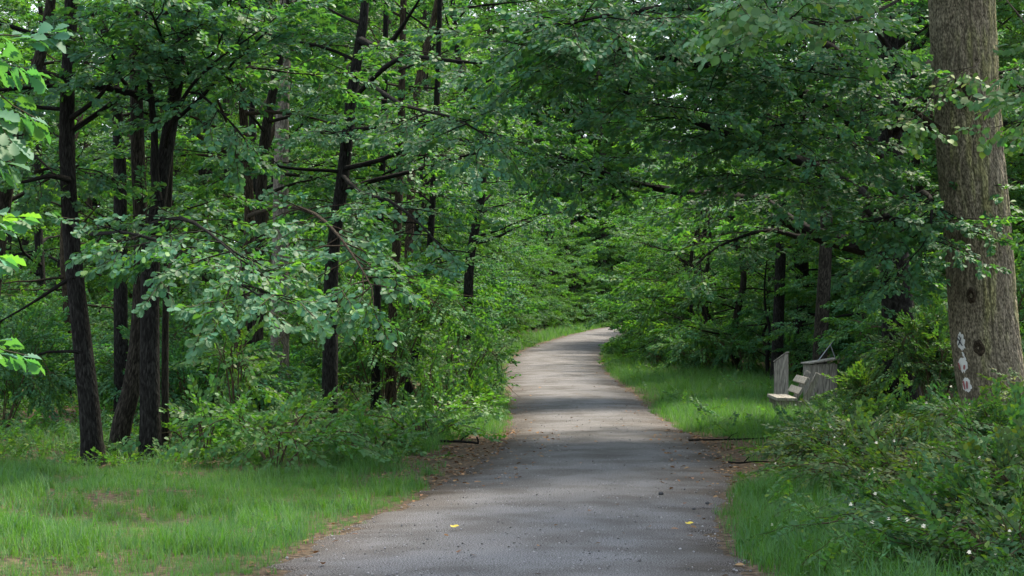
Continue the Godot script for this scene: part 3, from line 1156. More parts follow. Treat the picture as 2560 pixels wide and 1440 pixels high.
func make_bits() -> void:
	for q in [[1130, 13.1, "yellow fallen leaf lying on the gravel near the lawn edge"], [1716, 13.3, "curled yellow fallen leaf near the grassy bend of the path"]]:
		var p := foot(q[0], q[1]) + Vector3(0, .062, 0)
		var o := thing("fallen_leaf", q[2], "leaf", p)
		for s in [0, 1]:
			var b := Buf.new()
			add_leaf(b, SHAPE.round, Transform3D(facing(Vector3(1 - s * 1.6, .25, .3 + s), Vector3(.2, 1, .3), .055), Vector3(s * .02, 0, 0)), Color.WHITE)
			piece(o, "blade_half" if s == 0 else "curled_half", b.mesh(), M.yellow_leaf)
	for q in [[1652, 15.8, .022, "dark walnut-sized stone on the gravel, the largest there"], [1768, 14.95, .018, "dark stone on the gravel at the grassy verge"], [1735, 14.5, .013, "small dark stone beside the verge stone"]]:
		var b := Buf.new()
		pebble(b, int(q[1] * 10))
		var p := foot(q[0], q[1]) + Vector3(0, .045, 0)
		var o := thing("stone", q[3], "stone", p)
		var m := piece(o, "stone_body", b.mesh(), M.stone)
		m.scale = Vector3.ONE * q[2]
	var sticks := [
		["dark crooked stick with an upturned end on the leaf litter", [[1100, 1118, 22.6], [1140, 1112, 22.5], [1180, 1110, 22.3], [1195, 1108, 22.2], [1192, 1092, 22.2]], .02],
		["thin forked twig on the dark soil beside the path", [[1822, 1162, 19.2], [1850, 1166, 19.1], [1890, 1164, 19.3], [1930, 1170, 19.2]], .012],
		["long dark stick lying across the shaded soil verge", [[1722, 1108, 22.7], [1800, 1107, 22.8], [1870, 1106, 22.9], [1920, 1106, 23.0]], .014],
	]
	for s in sticks:
		var c := []
		for q in s[1]:
			var p := at(q[0], q[1], q[2])
			p.y = maxf(p.y, ground_y(p.x, q[2]) + .05)
			c.append(p)
		var o := thing("fallen_stick", s[0], "stick", c[0])
		for i in range(c.size() - 1, -1, -1):
			c[i] -= c[0]
		var b := Buf.new()
		var pts := spline(c, 4)
		tube(b, pts, taper(pts.size(), s[2], s[2] * .6), 6, .4, 2.0)
		piece(o, "stick", b.mesh(), M.bark_dark)
		var e := Buf.new()
		tube(e, PackedVector3Array([pts[5], pts[5] + Vector3(.05, .06, .04), pts[5] + Vector3(.12, .09, .06)]), taper(3, s[2] * .6, s[2] * .3), 5)
		piece(o, "side_shoot", e.mesh(), M.bark_dark)

# ------------------------------------------------------------------ the wood
func spine(list: Array, d: float, dz := 0.0) -> Array:
	var out := [foot(list[0][0], d)]
	for i in range(1, list.size()):
		out.append(at(list[i][0], list[i][1], d + dz * i))
	return out

func L(list: Array, r: float, o := {}) -> Dictionary:       # a limb seen in the photograph: rows are [px, py, d]
	var c := []
	for q in list:
		c.append(at(q[0], q[1], q[2]))
	var out := {"p": c, "r": r}
	out.merge(o)
	return out

func make_left_trees() -> void:
	var front := {"from": .35, "gap": .3, "every": .24, "scale": 1.0, "reach": .6}
	var T := Color.WHITE
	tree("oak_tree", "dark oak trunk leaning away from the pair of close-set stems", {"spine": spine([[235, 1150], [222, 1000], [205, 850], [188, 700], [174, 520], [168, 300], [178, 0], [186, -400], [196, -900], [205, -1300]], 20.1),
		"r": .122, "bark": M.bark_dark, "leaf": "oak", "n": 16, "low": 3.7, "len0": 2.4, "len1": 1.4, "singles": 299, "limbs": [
			L([[178, 560, 20.0], [230, 585, 18.6], [300, 580, 17.2], [390, 600, 16.4], [480, 640, 15.8]], .03, front),
			L([[185, 690, 20.0], [130, 725, 20.2], [60, 770, 20.4], [-30, 820, 20.5]], .03, {"from": .8}),
			L([[205, 880, 20.0], [120, 880, 20.0], [40, 905, 20.1], [-40, 915, 20.2]], .022, {"from": .8}),
			L([[172, 450, 20.0], [120, 440, 19.6], [60, 455, 19.4], [-20, 450, 19.2]], .04, {"from": .4}),
			L([[170, 210, 20.1], [120, 205, 20.1], [60, 240, 20.2], [20, 300, 20.4]], .04, {"from": .6}),
			L([[170, 300, 20.1], [240, 250, 19.6], [290, 190, 19.2], [330, 150, 19.0]], .035, {})]})
	tree("oak_tree", "slanting oak stem rising behind the blackish forked oak", {"spine": spine([[292, 1150], [305, 1060], [330, 960], [350, 800], [354, 600], [345, 400], [340, 200], [335, 0], [328, -400], [320, -1000]], 20.9),
		"r": .125, "bark": M.bark, "leaf": "oak", "n": 15, "low": 4.1, "len0": 2.2, "len1": 1.3})
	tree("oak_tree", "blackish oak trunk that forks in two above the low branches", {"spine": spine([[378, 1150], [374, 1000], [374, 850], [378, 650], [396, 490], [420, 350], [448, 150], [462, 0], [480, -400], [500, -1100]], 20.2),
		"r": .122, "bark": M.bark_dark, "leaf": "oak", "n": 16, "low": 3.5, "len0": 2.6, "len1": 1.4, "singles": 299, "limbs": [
			L([[394, 500, 20.1], [386, 420, 20.0], [386, 330, 20.0], [371, 180, 20.0], [362, 0, 20.0], [350, -300, 20.0]], .055, {"from": .75}),
			L([[378, 600, 20.1], [430, 610, 18.4], [500, 640, 16.6], [570, 690, 15.6], [650, 740, 15.0]], .032, front),
			L([[380, 560, 20.1], [450, 545, 18.0], [520, 580, 16.5], [600, 650, 15.4]], .03, front),
			L([[435, 240, 20.1], [480, 170, 20.0], [540, 130, 19.9], [570, 30, 19.8]], .03, {"from": .5}),
			L([[420, 330, 20.1], [470, 230, 19.6], [530, 260, 19.2], [600, 330, 19.0]], .022, {"from": .4})]})
	tree("oak_sapling", "thin straight stem standing close against the forked oak", {"spine": spine([[416, 1152], [413, 1000], [414, 800], [420, 600], [428, 350], [432, 100], [436, -200]], 20.5),
		"r": .048, "r1": .02, "bark": M.bark, "leaf": "oak", "n": 6, "low": 2.4, "len0": 1.0, "len1": .8})
	tree("oak_tree", "oak leaning outward beside the edge of the lawn, bark dull brown", {"spine": spine([[-60, 1130], [-30, 800], [10, 480], [45, 320], [82, 200], [118, 60], [140, -150], [160, -700]], 21.8),
		"r": .12, "bark": M.bark, "leaf": "oak", "n": 14, "low": 2.9, "len0": 1.9, "len1": 1.2, "limbs": [
			L([[20, 430, 21.7], [60, 380, 21.2], [100, 400, 20.8], [140, 440, 20.4]], .03, {"from": .3})]})
	tree("oak_tree", "slim oak with a bare elbowed branch, between the forked oak and the brown stems", {"spine": spine([[305, 1050], [302, 800], [300, 430], [292, 280], [272, 120], [252, 0], [235, -500]], 27.0),
		"r": .12, "bark": M.bark_dark, "leaf": "oak", "n": 14, "low": 3.7, "len0": 2.0, "len1": 1.3, "limbs": [
			L([[298, 260, 26.8], [250, 230, 26.3], [215, 180, 26.0], [190, 120, 25.8]], .04, {"from": .5})]})
	tree("slender_tree", "slim brown trunk with a crooked bough, in front of the pale trunk", {"spine": spine([[598, 1040], [600, 900], [610, 700], [624, 560], [612, 350], [600, 160], [592, 0], [585, -500]], 27.5),
		"r": .11, "bark": M.bark_brown, "leaf": "oak", "n": 14, "low": 3.9, "len0": 2.4, "len1": 1.4, "limbs": [
			L([[612, 340, 27.4], [570, 310, 27.0], [540, 240, 26.6], [500, 180, 26.2]], .04, {"from": .55}),
			L([[622, 540, 27.4], [680, 520, 23.5], [750, 520, 20], [820, 560, 17.8], [890, 650, 16.6], [930, 720, 16.0]], .035, {"from": .4, "gap": .3, "every": .24, "reach": .6})]})
	tree("beech_tree", "pale grey-brown trunk, the thickest and lightest among the slim ones", {"spine": spine([[700, 1010], [700, 850], [702, 600], [706, 300], [714, 0], [720, -400], [724, -900]], 33.0),
		"r": .185, "bark": M.bark_pale, "leaf": "beech", "n": 11, "low": 6.5, "len0": 2.6, "len1": 1.6})
	tree("slender_tree", "dark slim tree leaning beside the pale trunk", {"spine": spine([[640, 1048], [645, 800], [652, 500], [662, 350], [686, 210], [708, 90], [722, 0], [745, -500]], 28.4),
		"r": .105, "bark": M.bark, "leaf": "oak", "n": 14, "low": 3.5, "len0": 2.0, "len1": 1.3})
	tree("oak_tree", "sturdy dark oak whose long bare bough reaches over the path", {"spine": spine([[822, 1066], [826, 900], [830, 660], [856, 450], [878, 250], [900, 100], [912, 0], [926, -400], [940, -1000]], 26.5),
		"r": .118, "bark": M.bark_dark, "leaf": "oak", "n": 17, "low": 3.5, "len0": 3.0, "len1": 1.6, "singles": 299, "limbs": [
			L([[858, 440, 26.4], [900, 480, 24.0], [970, 500, 21.5], [1050, 560, 19.8], [1120, 640, 18.8]], .035, {"from": .4, "gap": .3, "every": .24, "reach": .6}),
			L([[880, 250, 26.4], [960, 170, 25.4], [1020, 142, 24.8], [1110, 150, 24.3], [1200, 157, 24.0], [1290, 150, 23.8], [1370, 172, 23.6], [1500, 200, 23.4]], .042, {"from": .4, "gap": .2}),
			L([[900, 100, 26.4], [960, 120, 25.8], [1010, 60, 25.4], [1060, -20, 25.0]], .06, {"from": .6}),
			L([[865, 420, 26.4], [950, 400, 26.0], [1040, 365, 25.6], [1150, 350, 25.0], [1300, 375, 24.5], [1420, 420, 24.0], [1520, 450, 23.8]], .04, {"from": .35, "gap": .2}),
			L([[888, 180, 26.4], [1000, 260, 23.0], [1120, 290, 21.0], [1220, 340, 19.6]], .035, {"from": .35, "gap": .3, "every": .24, "reach": .7})]})
	tree("slender_tree", "black thin stem next to a brown one at the path thicket", {"spine": spine([[940, 1035], [940, 850], [945, 700], [955, 450], [962, 200], [968, -200], [972, -500]], 30.0),
		"r": .08, "bark": M.bark_dark, "leaf": "beech", "n": 9, "low": 3.8, "len0": 1.8, "len1": 1.2})
	tree("slender_tree", "reddish brown straight stem between two black ones", {"spine": spine([[976, 1035], [980, 850], [988, 700], [1000, 400], [1008, 0], [1014, -600]], 30.6),
		"r": .105, "bark": M.bark_brown, "leaf": "oak", "n": 14, "low": 3.3, "len0": 2.2, "len1": 1.4})
	tree("slender_tree", "black bent stem leaning over the light green thicket", {"spine": spine([[1016, 1022], [1030, 920], [1046, 830], [1062, 720], [1076, 600], [1090, 300], [1100, 0], [1108, -500]], 32.0),
		"r": .095, "bark": M.bark_dark, "leaf": "oak", "n": 15, "low": 3.3, "len0": 2.3, "len1": 1.4})
	tree("slender_tree", "crooked dark tree with a broken kink above the path bend", {"spine": spine([[1158, 965], [1168, 800], [1174, 660], [1188, 570], [1206, 450], [1192, 300], [1150, 170], [1132, 0], [1110, -400]], 38.0),
		"r": .12, "bark": M.bark_dark, "leaf": "oak", "n": 16, "low": 3.1, "len0": 2.4, "len1": 1.6})
	tree("slender_tree", "slanting brown stem above the crooked kinked tree", {"spine": spine([[1010, 990], [1020, 700], [1035, 300], [1058, 150], [1090, 20], [1120, -200], [1150, -500]], 37.0),
		"r": .1, "bark": M.bark_brown, "leaf": "beech", "n": 11, "low": 5.0, "len0": 2.4, "len1": 1.5})
	# the oak beyond the lawn whose nearest bough hangs into view
	tree("oak_tree", "overhanging oak bough with large pale green leaves close by", {"spine": [Vector3(-3.6, 0, -7.2), Vector3(-3.55, 1.5, -7.2), Vector3(-3.5, 3.2, -7.1), Vector3(-3.4, 5.5, -7.0), Vector3(-3.4, 7.5, -7.0)],
		"r": .16, "bark": M.bark, "leaf": "oak", "n": 2, "low": 5.5, "len0": 1.2, "len1": 1.0, "az": -PI / 2, "spread": 1.2, "tint": Color(1.2, 1.2, 1.3), "singles": 299, "limbs": [
			L([[-1000, 250, 7.1], [-780, 120, 6.8], [-530, 70, 6.5], [-340, 60, 6.3], [-230, 90, 6.2]], .03, {"from": .68, "gap": .2, "every": .2, "reach": .22}),
			L([[-1000, 420, 7.1], [-790, 330, 6.8], [-570, 280, 6.5], [-390, 250, 6.3], [-280, 270, 6.2]], .03, {"from": .75, "gap": .2, "every": .2, "reach": .2}),
			L([[-1000, 600, 7.1], [-740, 540, 6.8], [-520, 480, 6.5], [-370, 470, 6.3], [-300, 490, 6.2]], .02, {"from": .8, "gap": .3, "every": .2, "reach": .15}),
			L([[-1000, 800, 7.1], [-730, 780, 6.8], [-530, 770, 6.5], [-360, 790, 6.3], [-290, 810, 6.2]], .02, {"from": .8, "gap": .25, "every": .2, "reach": .15})]})

func make_right_trees() -> void:
	make_poplar()
	tree("oak_tree", "old oak with a heavy black bough reaching low towards the path", {"spine": spine([[2262, 1030], [2250, 850], [2236, 660], [2226, 400], [2220, 0], [2215, -200]], 28.6),
		"r": .32, "bark": M.bark_dark, "leaf": "oak", "n": 11, "low": 4.5, "len0": 2.6, "len1": 1.8, "az": PI / 2, "spread": 1.2, "singles": 299, "limbs": [
			L([[2230, 640, 28.5], [2150, 615, 28.1], [2060, 592, 27.7], [1980, 558, 27.3], [1905, 502, 26.7], [1830, 492, 26.1], [1740, 484, 25.3], [1640, 470, 24.8], [1540, 445, 24.2], [1440, 400, 23.6]], .14, {"from": .38, "gap": .2, "every": .17}),
			L([[2050, 590, 27.7], [1990, 590, 27.1], [1930, 575, 26.7], [1860, 590, 26.3], [1790, 620, 25.9], [1740, 660, 25.5]], .05, {"from": .2, "gap": .3}),
			L([[2235, 560, 28.5], [2150, 480, 26.1], [2050, 420, 24.4], [1930, 380, 22.9], [1800, 330, 22.4], [1680, 280, 21.6], [1560, 230, 21.0]], .1, {"from": .28, "gap": .19, "every": .17}),
			L([[2230, 420, 28.5], [2120, 300, 25.6], [1980, 220, 23.4], [1820, 180, 22.6], [1660, 140, 21.4], [1500, 120, 20.6], [1380, 130, 20.2]], .09, {"from": .28, "gap": .19, "every": .17}),
			L([[2230, 620, 28.5], [2240, 600, 25.6], [2240, 560, 23.8], [2220, 540, 22.8], [2180, 560, 23.0]], .05, {"from": .25, "gap": .3, "reach": .7}),
			L([[2236, 720, 28.5], [2240, 700, 25.6], [2240, 680, 24.2], [2230, 690, 23.6], [2200, 720, 23.2]], .04, {"from": .25, "gap": .3, "reach": .5}),
			L([[2236, 520, 28.5], [2310, 480, 25.4], [2330, 520, 23.9], [2320, 600, 23.0]], .05, {"from": .3, "gap": .25}),
			L([[2226, 330, 28.4], [2200, 250, 26.0], [2150, 190, 24.2], [2080, 170, 22.8], [2000, 180, 21.8]], .05, {"from": .2, "gap": .22}),
			L([[2230, 480, 28.4], [2180, 400, 26.2], [2100, 340, 24.4], [2000, 310, 23.0], [1900, 320, 22.0]], .05, {"from": .2, "gap": .22}),
			L([[2235, 600, 28.4], [2150, 510, 26.5], [2060, 470, 25.0], [1960, 450, 24.0], [1860, 440, 23.2]], .05, {"from": .2, "gap": .22}),
			L([[2222, 120, 28.4], [2160, 40, 26.0], [2080, 20, 24.0], [1990, 60, 22.6]], .05, {"from": .2, "gap": .22}),
			L([[2226, 260, 28.5], [2080, 120, 25.4], [1900, 40, 23.2], [1720, 20, 21.2], [1560, 30, 20.0], [1420, 60, 19.2]], .08, {"from": .28, "gap": .19, "every": .17})]})
	tree("oak_tree", "brown oak trunk standing behind the timber box", {"spine": spine([[2048, 985], [2052, 850], [2064, 620], [2072, 300], [2078, 0], [2080, -400]], 37.0),
		"r": .17, "bark": M.bark, "leaf": "oak", "n": 26, "low": 5.2, "len0": 3.4, "len1": 3.2, "az": -PI / 2, "spread": .6, "gap": .2, "every": .18, "scale": 1.2, "bias": 1.0})
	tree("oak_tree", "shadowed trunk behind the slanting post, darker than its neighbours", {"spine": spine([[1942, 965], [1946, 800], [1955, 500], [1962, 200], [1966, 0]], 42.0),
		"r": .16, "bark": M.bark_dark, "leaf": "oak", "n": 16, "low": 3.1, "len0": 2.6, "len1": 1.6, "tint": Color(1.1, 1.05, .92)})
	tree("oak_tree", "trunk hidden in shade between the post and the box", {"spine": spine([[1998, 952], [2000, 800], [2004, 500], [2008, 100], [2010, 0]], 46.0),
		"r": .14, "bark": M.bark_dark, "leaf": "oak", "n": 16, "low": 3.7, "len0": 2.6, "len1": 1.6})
	tree("oak_tree", "dull brown trunk between the timber box and the white-flowered shrub", {"spine": spine([[2170, 990], [2169, 850], [2165, 600], [2160, 200], [2156, -400]], 37.0),
		"r": .16, "bark": M.bark, "leaf": "oak", "n": 15, "low": 3.5, "len0": 2.6, "len1": 1.6})

func make_shade_oaks() -> void:      # wide crowns over the near path, all above the picture; their shade lies across it
	for q in [[7.4, 17.0]]:
		var b := Vector3(q[0], ground_y(q[0], q[1]), -q[1])
		tree("spreading_oak", "spreading oak beside the near path, its wide crown overhead", {"spine": [b, b + Vector3(.1, 3, 0), b + Vector3(-.2, 6, .1), b + Vector3(-.4, 9, 0), b + Vector3(-.4, 12, .1)], "r": .24, "bark": M.bark, "leaf": "wood_leaf", "n": 20, "low": 6.2, "len0": 4.6, "len1": 3.4,
			"az": -PI / 2, "spread": 1.5, "gap": .32, "every": .32, "scale": 1.2, "whole": true, "bias": 1.0}, "spreading oaks beside the near path")

func make_shrubs() -> void:
	var sm := {"leaf": "small", "n": 17, "gap": .12, "every": .12, "from": .25, "reach": .35}
	# left of the path
	shrub("beech_sapling", "young beech bush with flat layered leaves at the lawn's back edge", foot(690, 19.2), {"leaf": "beech", "n": 9, "h": .66, "w": .7, "gap": .2, "every": .2, "from": .25, "reach": .4, "singles": 299, "tint": Color(1.1, 1.1, .95)})
	shrub("beech_sapling", "small dark beech bush between the oak stems and the layered bush", foot(510, 20.8), {"leaf": "beech", "n": 7, "h": .6, "w": .55, "gap": .2, "every": .2, "from": .3, "reach": .35})
	shrub("beech_sapling", "tall thin beech sapling behind the layered bush", foot(590, 23.8), {"leaf": "beech", "n": 7, "h": 1.3, "w": .6, "gap": .28, "every": .22, "from": .35, "reach": .4, "tint": Color(1.2, 1.1, .9)})
	shrub("beech_sapling", "spreading bush above the leaf litter beside the path", foot(930, 21.0), {"leaf": "beech", "n": 9, "h": .36, "w": .75, "gap": .18, "every": .18, "from": .25, "reach": .35, "tint": Color(1.0, 1.0, .95)})
	shrub("beech_sapling", "bush under the sturdy dark oak, half hiding its foot", foot(770, 23.6), {"leaf": "beech", "n": 6, "h": .5, "w": .6, "gap": .24, "every": .2, "from": .3, "reach": .4, "tint": Color(1.1, 1.05, .9)})
	shrub("beech_sapling", "low bush next to the crooked stick", foot(1055, 23.2), {"leaf": "beech", "n": 8, "h": .4, "w": .55, "gap": .18, "every": .18, "from": .25, "reach": .3})
	var lights := [[1110, 27.5, .4, .6], [1180, 29.8, .3, .3], [1070, 29.0, .9, .7], [1135, 32.5, 1.2, .9], [1205, 35.0, .7, .7], [1150, 38.0, 1.6, 1.1], [1210, 42.0, 1.1, 1.0]]
	for q in lights:
		shrub("hazel_bush", "light green leafy bush in the thicket edging the path", foot(q[0], q[1]), {"leaf": "beech", "n": 9, "h": q[2], "w": q[3], "gap": .24, "every": .2, "from": .25, "reach": .5, "tint": Color(1.1, 1.05, .95)}, "light green bushes edging the path")
	# right of the path: the flowering thicket
	var front := [[2130, 18.5, .5, .75], [2330, 18.8, .45, .9], [2500, 18.5, .6, .9], [2250, 15.6, .42, .75], [2420, 15.2, .5, .85], [2570, 14.6, .6, .8], [2290, 12.4, .28, .55], [2450, 12.2, .4, .65], [2590, 12.4, .5, .6], [2380, 11.0, .25, .45], [2530, 10.9, .35, .5], [2150, 21.8, .5, .8], [2270, 22.2, .5, .7], [2420, 22.0, .28, .7], [2620, 22.4, .8, .7]]
	for q in front:
		var o := sm.duplicate()
		o.merge({"h": q[2], "w": q[3], "flowers": 34, "tint": Color(rr(.85, 1.3), rr(.92, 1.12), rr(.85, 1.05))})
		shrub("snowberry_shrub", "dense dark green shrub dotted with tiny whitish flowers by the poplar", foot(q[0], q[1]), o, "flowering shrubs below the poplar")
	var o2 := sm.duplicate()
	o2.merge({"h": 1.5, "w": .75, "flowers": 60, "n": 20})
	shrub("snowberry_shrub", "tall shrub with white blossom between the timber box and the poplar", foot(2335, 26.5), o2)
	var o3 := sm.duplicate()
	o3.merge({"h": .6, "w": .35, "n": 10, "tint": Color(1.2, 1.1, .9)})
	shrub("young_shrub", "yellow-green young shrub growing in front of the timber box", foot(2165, 28.5), o3)
	for q in [[1553, 58.0, .55, .5], [1640, 60.0, 1.2, .9], [1660, 55.0, .9, .9], [1710, 51.0, 1.2, 1.1], [1750, 47.0, .8, 1.0], [1800, 47.0, 1.3, 1.2], [1860, 45.5, 1.1, 1.1]]:
		shrub("elder_bush", "grey-green bush crowding the verge beyond the bench", foot(q[0], q[1]), {"leaf": "wood_leaf", "n": 13, "h": q[2], "w": q[3], "gap": .3, "every": .3, "from": .15, "scale": .6, "tint": Color(1.1, 1.1, 1.05)}, "bushes beyond the bench")

func proto_tree(called: String, h: float, r: float, low: float, n: int, len0: float, tint: Color, bark_: Material, scale_: float) -> Node3D:
	# built once far off to the side, then copied through the wood
	var b := Vector3(70, ground_y(70, 60), -60)
	var sp := [b]
	for i in 5:
		sp.append(b + Vector3(rr(-.25, .25) * (i + 1) * .5, h * (i + 1) / 5.0, rr(-.25, .25) * (i + 1) * .5))
	return tree(called, "x", {"spine": sp, "r": r, "bark": bark_, "leaf": "wood_leaf", "n": n, "low": low + b.y, "len0": len0, "len1": 1.6, "tint": tint, "gap": .42, "every": .42, "scale": scale_, "sides": 9, "whole": true})

func copy_of(proto: Node3D, where: Vector3, turn: float, size: float, label: String, group: String) -> void:
	var c := proto.duplicate() as Node3D
	c.name = numbered(String(proto.name).rstrip("_0123456789"))
	add_child(c)
	c.position = where
	c.rotation.y = turn
	c.scale = Vector3(size, size * rr(.92, 1.1), size)
	c.set_meta("label", label)
	c.set_meta("group", group)

func make_wood() -> void:
	var trees := []
	trees.append(proto_tree("forest_tree", 13.0, .15, 2.2, 20, 2.4, Color(1, 1, 1), M.bark_dark, 1.0))
	trees.append(proto_tree("forest_tree", 15.0, .18, 3.0, 22, 2.8, Color(1.1, 1.05, .92), M.bark, 1.1))
	trees.append(proto_tree("forest_tree", 11.0, .11, 1.6, 18, 2.0, Color(.9, 1.0, 1.05), M.bark_brown, 1.0))
	trees.append(proto_tree("forest_tree", 14.0, .14, 2.4, 21, 2.5, Color(1.18, 1.08, .88), M.bark, 1.0))
	trees.append(proto_tree("small_tree", 5.2, .09, 1.0, 15, 1.9, Color(1.15, 1.1, .9), M.bark, .8))
	trees.append(proto_tree("small_tree", 4.4, .08, .7, 14, 1.7, Color(.85, .95, 1.0), M.bark_dark, .8))
	trees.append(proto_tree("forest_tree", 8.5, .11, 2.2, 13, 2.2, Color(1.15, 1.08, .9), M.bark_dark, 1.0))
	trees.append(proto_tree("forest_tree", 8.0, .09, 1.8, 12, 2.0, Color(1.1, 1.05, .92), M.bark_brown, 1.0))
	trees.append(proto_tree("small_tree", 4.8, .08, .6, 15, 1.8, Color(1.12, 1.06, .92), M.bark, .8))
	var b9 := Vector3(70, ground_y(70, 60), -60)
	trees.append(tree("forest_tree", "x", {"spine": [b9, b9 + Vector3(.2, 4, 0), b9 + Vector3(-.1, 9, .2), b9 + Vector3(.1, 16, 0)], "r": .17, "bark": M.bark, "leaf": "wood_leaf", "n": 30, "low": b9.y + 1.5, "len0": 3.2, "len1": 1.8, "tint": Color(1.1, 1.04, .92), "gap": .3, "every": .32, "scale": 1.0, "sides": 9, "whole": true, "bias": 1.0}))
	var bushes := []
	for q in [[1.6, Color(1, 1, 1)], [2.4, Color(1.12, 1.06, .92)], [1.1, Color(.95, 1.05, 1.1)]]:
		var b := Vector3(75, ground_y(75, 60), -60)
		bushes.append(shrub("forest_bush", "x", b, {"leaf": "wood_leaf", "n": 12, "h": q[0], "w": q[0] * .75, "gap": .34, "every": .34, "from": .15, "scale": .7, "tint": q[1]}))
	var spots := []
	# the wood on both sides, opener towards the sunlit thicket of the path edge
	var d := 26.0
	while d < 84.0:
		var step := 4.0 - d * 0.008
		var x := -(d * 0.3 + 3.0)
		while x < d * 0.3 + 3.5:
			var p := Vector2(x + rr(-1.3, 1.3), d + rr(-1.4, 1.4))
			var l := smooth_along(LEFT, p.y) - p.x
			var r := p.x - smooth_along(RIGHT, p.y)
			if (l > 2.6 and p.y > 34.0) or (p.x < -4.5 and p.y > 27.0):
				if p.y < 46.0:
					if rng.randf() < .75:
						spots.append([p, "left", 6 + rng.randi() % 2, 1.0])
				else:
					spots.append([p, "left", rng.randi() % 4, 1.0])
			elif (r > 8.0 and p.y > 38.0) or (r > 5.0 and p.y > 73.0):
				spots.append([p, "right", rng.randi() % 4, 1.0])
			x += step
		d += step
	for i in 20:          # small trees crowding the verge beyond the clearing
		var dd := 47.0 + i * 3.2
		for k in 3:
			spots.append([Vector2(smooth_along(RIGHT, dd) + (3.0 if dd < 95.0 else 2.2) + k * 2.4 + rr(-.3, .5), dd + rr(-1, 1)), "right", [4, 5, 8][rng.randi() % 3], rr(.85, 1.2) + .12 * k])
		if dd > 50.0:
			spots.append([Vector2(smooth_along(LEFT, dd) - 2.7 + rr(-.5, .2), dd + rr(-1, 1)), "left", [4, 8][rng.randi() % 2], rr(.7, 1.0)])
	for i in 34:          # a closed belt of low trees where the eye loses itself in the wood
		for dd in [72.0, 84.0]:
			var x: float = -(dd * .3 + 2.0) + i * (dd * .6 + 4.0) / 33.0 + rr(-.5, .5)
			if off_path(x, dd) > 4.0:
				spots.append([Vector2(x, dd + rr(-3, 3)), "left" if x < 1.0 else "right", [4, 5, 8][rng.randi() % 3], rr(1.3, 1.9)])
	for q in [[78.0, 4.0], [80.0, 5.2], [82.0, 3.8], [84.0, 5.0], [87.0, 4.2]]:       # the shade across the last stretch of path
		spots.append([Vector2(smooth_along(RIGHT, q[0]) + q[1], q[0]), "right", 9, 1.0])
	for i in 9:           # low trees leaning in on both verges, so that the way narrows to a tunnel
		var dd := 46.0 + 3.4 * i
		spots.append([Vector2(smooth_along(LEFT, dd) - (2.5 if dd < 58.0 else 3.1) + rr(-.2, .2), dd), "left", [5, 4, 5][i % 3], rr(1.05, 1.4)])
		if dd > 50.0:
			spots.append([Vector2(smooth_along(RIGHT, dd) + 3.0 + rr(-.2, .3), dd), "right", [5, 5, 4][i % 3], rr(1.0, 1.35)])
	for i in 8:
		var dd := 79.0 + 4.2 * i
		spots.append([Vector2(smooth_along(LEFT, dd) - 3.4, dd), "far", [4, 8, 5][i % 3], rr(1.0, 1.4)])
		spots.append([Vector2(smooth_along(RIGHT, dd) + 3.2, dd), "far", [5, 4, 8][i % 3], rr(1.0, 1.4)])
	for q in [[8.2, 39.0], [9.6, 37.5], [10.8, 40.0], [8.6, 42.5], [11.5, 36.0], [10.2, 44.0], [12.4, 42.0], [7.4, 45.5]]:
		spots.append([Vector2(q[0], q[1]), "right", 9 if q[0] > 9.0 else 0, .8])
	for q in [[6.4, 44.0], [7.4, 41.5], [8.4, 39.8], [9.4, 41.0], [6.9, 47.5], [8.0, 45.5]]:
		spots.append([Vector2(q[0], q[1]), "right", 5, .55])
	for q in [[4.9, 116.0], [5.5, 118.5], [4.1, 115.0], [6.3, 121.0], [7.2, 123.8], [3.2, 114.5]]:
		spots.append([Vector2(q[0], q[1]), "far", 8, rr(.45, .7)])
	for i in 26:          # the sunlit leafage that closes the view where the path turns away
		var x := -4.0 + 0.62 * i + rr(-.2, .2)
		var dd := 115.0 + maxf(0.0, x - 2.0) * 2.1 + 4.0 * (i % 2)
		if off_path(x, dd) > 1.3:
			spots.append([Vector2(x, dd), "far", 8 if i % 3 < 2 else 4, rr(.8, 1.5)])
	for i in 10:          # the tall wood beyond the bend
		var x := -2.0 + 1.3 * i + rr(-.5, .5)
		for k in 2:
			var dd := 131.0 + 9.0 * k + rr(-3, 3)
			if off_path(x, dd) > 2.0:
				spots.append([Vector2(x + .6 * k, dd), "far", 9, rr(1.35, 1.7)])
	for q in [[52.0, 3.6], [58.0, 4.4], [64.0, 3.2], [70.0, 4.0], [76.0, 3.4]]:
		spots.append([Vector2(smooth_along(LEFT, q[0]) - q[1], q[0]), "left", [1, 3][rng.randi() % 2], 1.2])
	d = 86.0
	while d < 150.0:
		var x := -9.0
		while x < 30.0:
			var p := Vector2(x + rr(-1.4, 1.4), d + rr(-1.4, 1.4))
			if off_path(p.x, p.y) > (6.0 if p.y < 114.0 else 2.5) and not (p.x > smooth_along(RIGHT, p.y) and p.x < smooth_along(RIGHT, p.y) + 15.0) and (p.y < 112.0 or p.y > 127.0):
				spots.append([p, "far", rng.randi() % 4, rr(1.4, 1.8)])
			if off_path(p.x, p.y) > 1.5:
				if p.y > 110.0 and p.y < 130.0:
					spots.append([p, "far", 8 if rng.randf() < .7 else 4, rr(1.2, 1.7)])
			x += 4.2
		d += 5.2
	var look := ["tall dark green black-barked tree ", "tall fresh green brown-trunked tree ", "slim bluish green reddish-stemmed tree ", "tall yellow-green tree ", "low fresh green bushy tree ", "low bluish green bushy tree ", "short yellow-green black-stemmed tree ", "short fresh green reddish-stemmed tree ", "low yellow-green bushy tree ", "very tall dense-crowned tree "]
	var lab := {"left": "in the wood behind the oaks", "right": "in the shaded wood behind the bench", "far": "where the path bends out of sight"}
	var grp := {"left": "behind the oaks", "right": "behind the bench", "far": "at the far bend"}
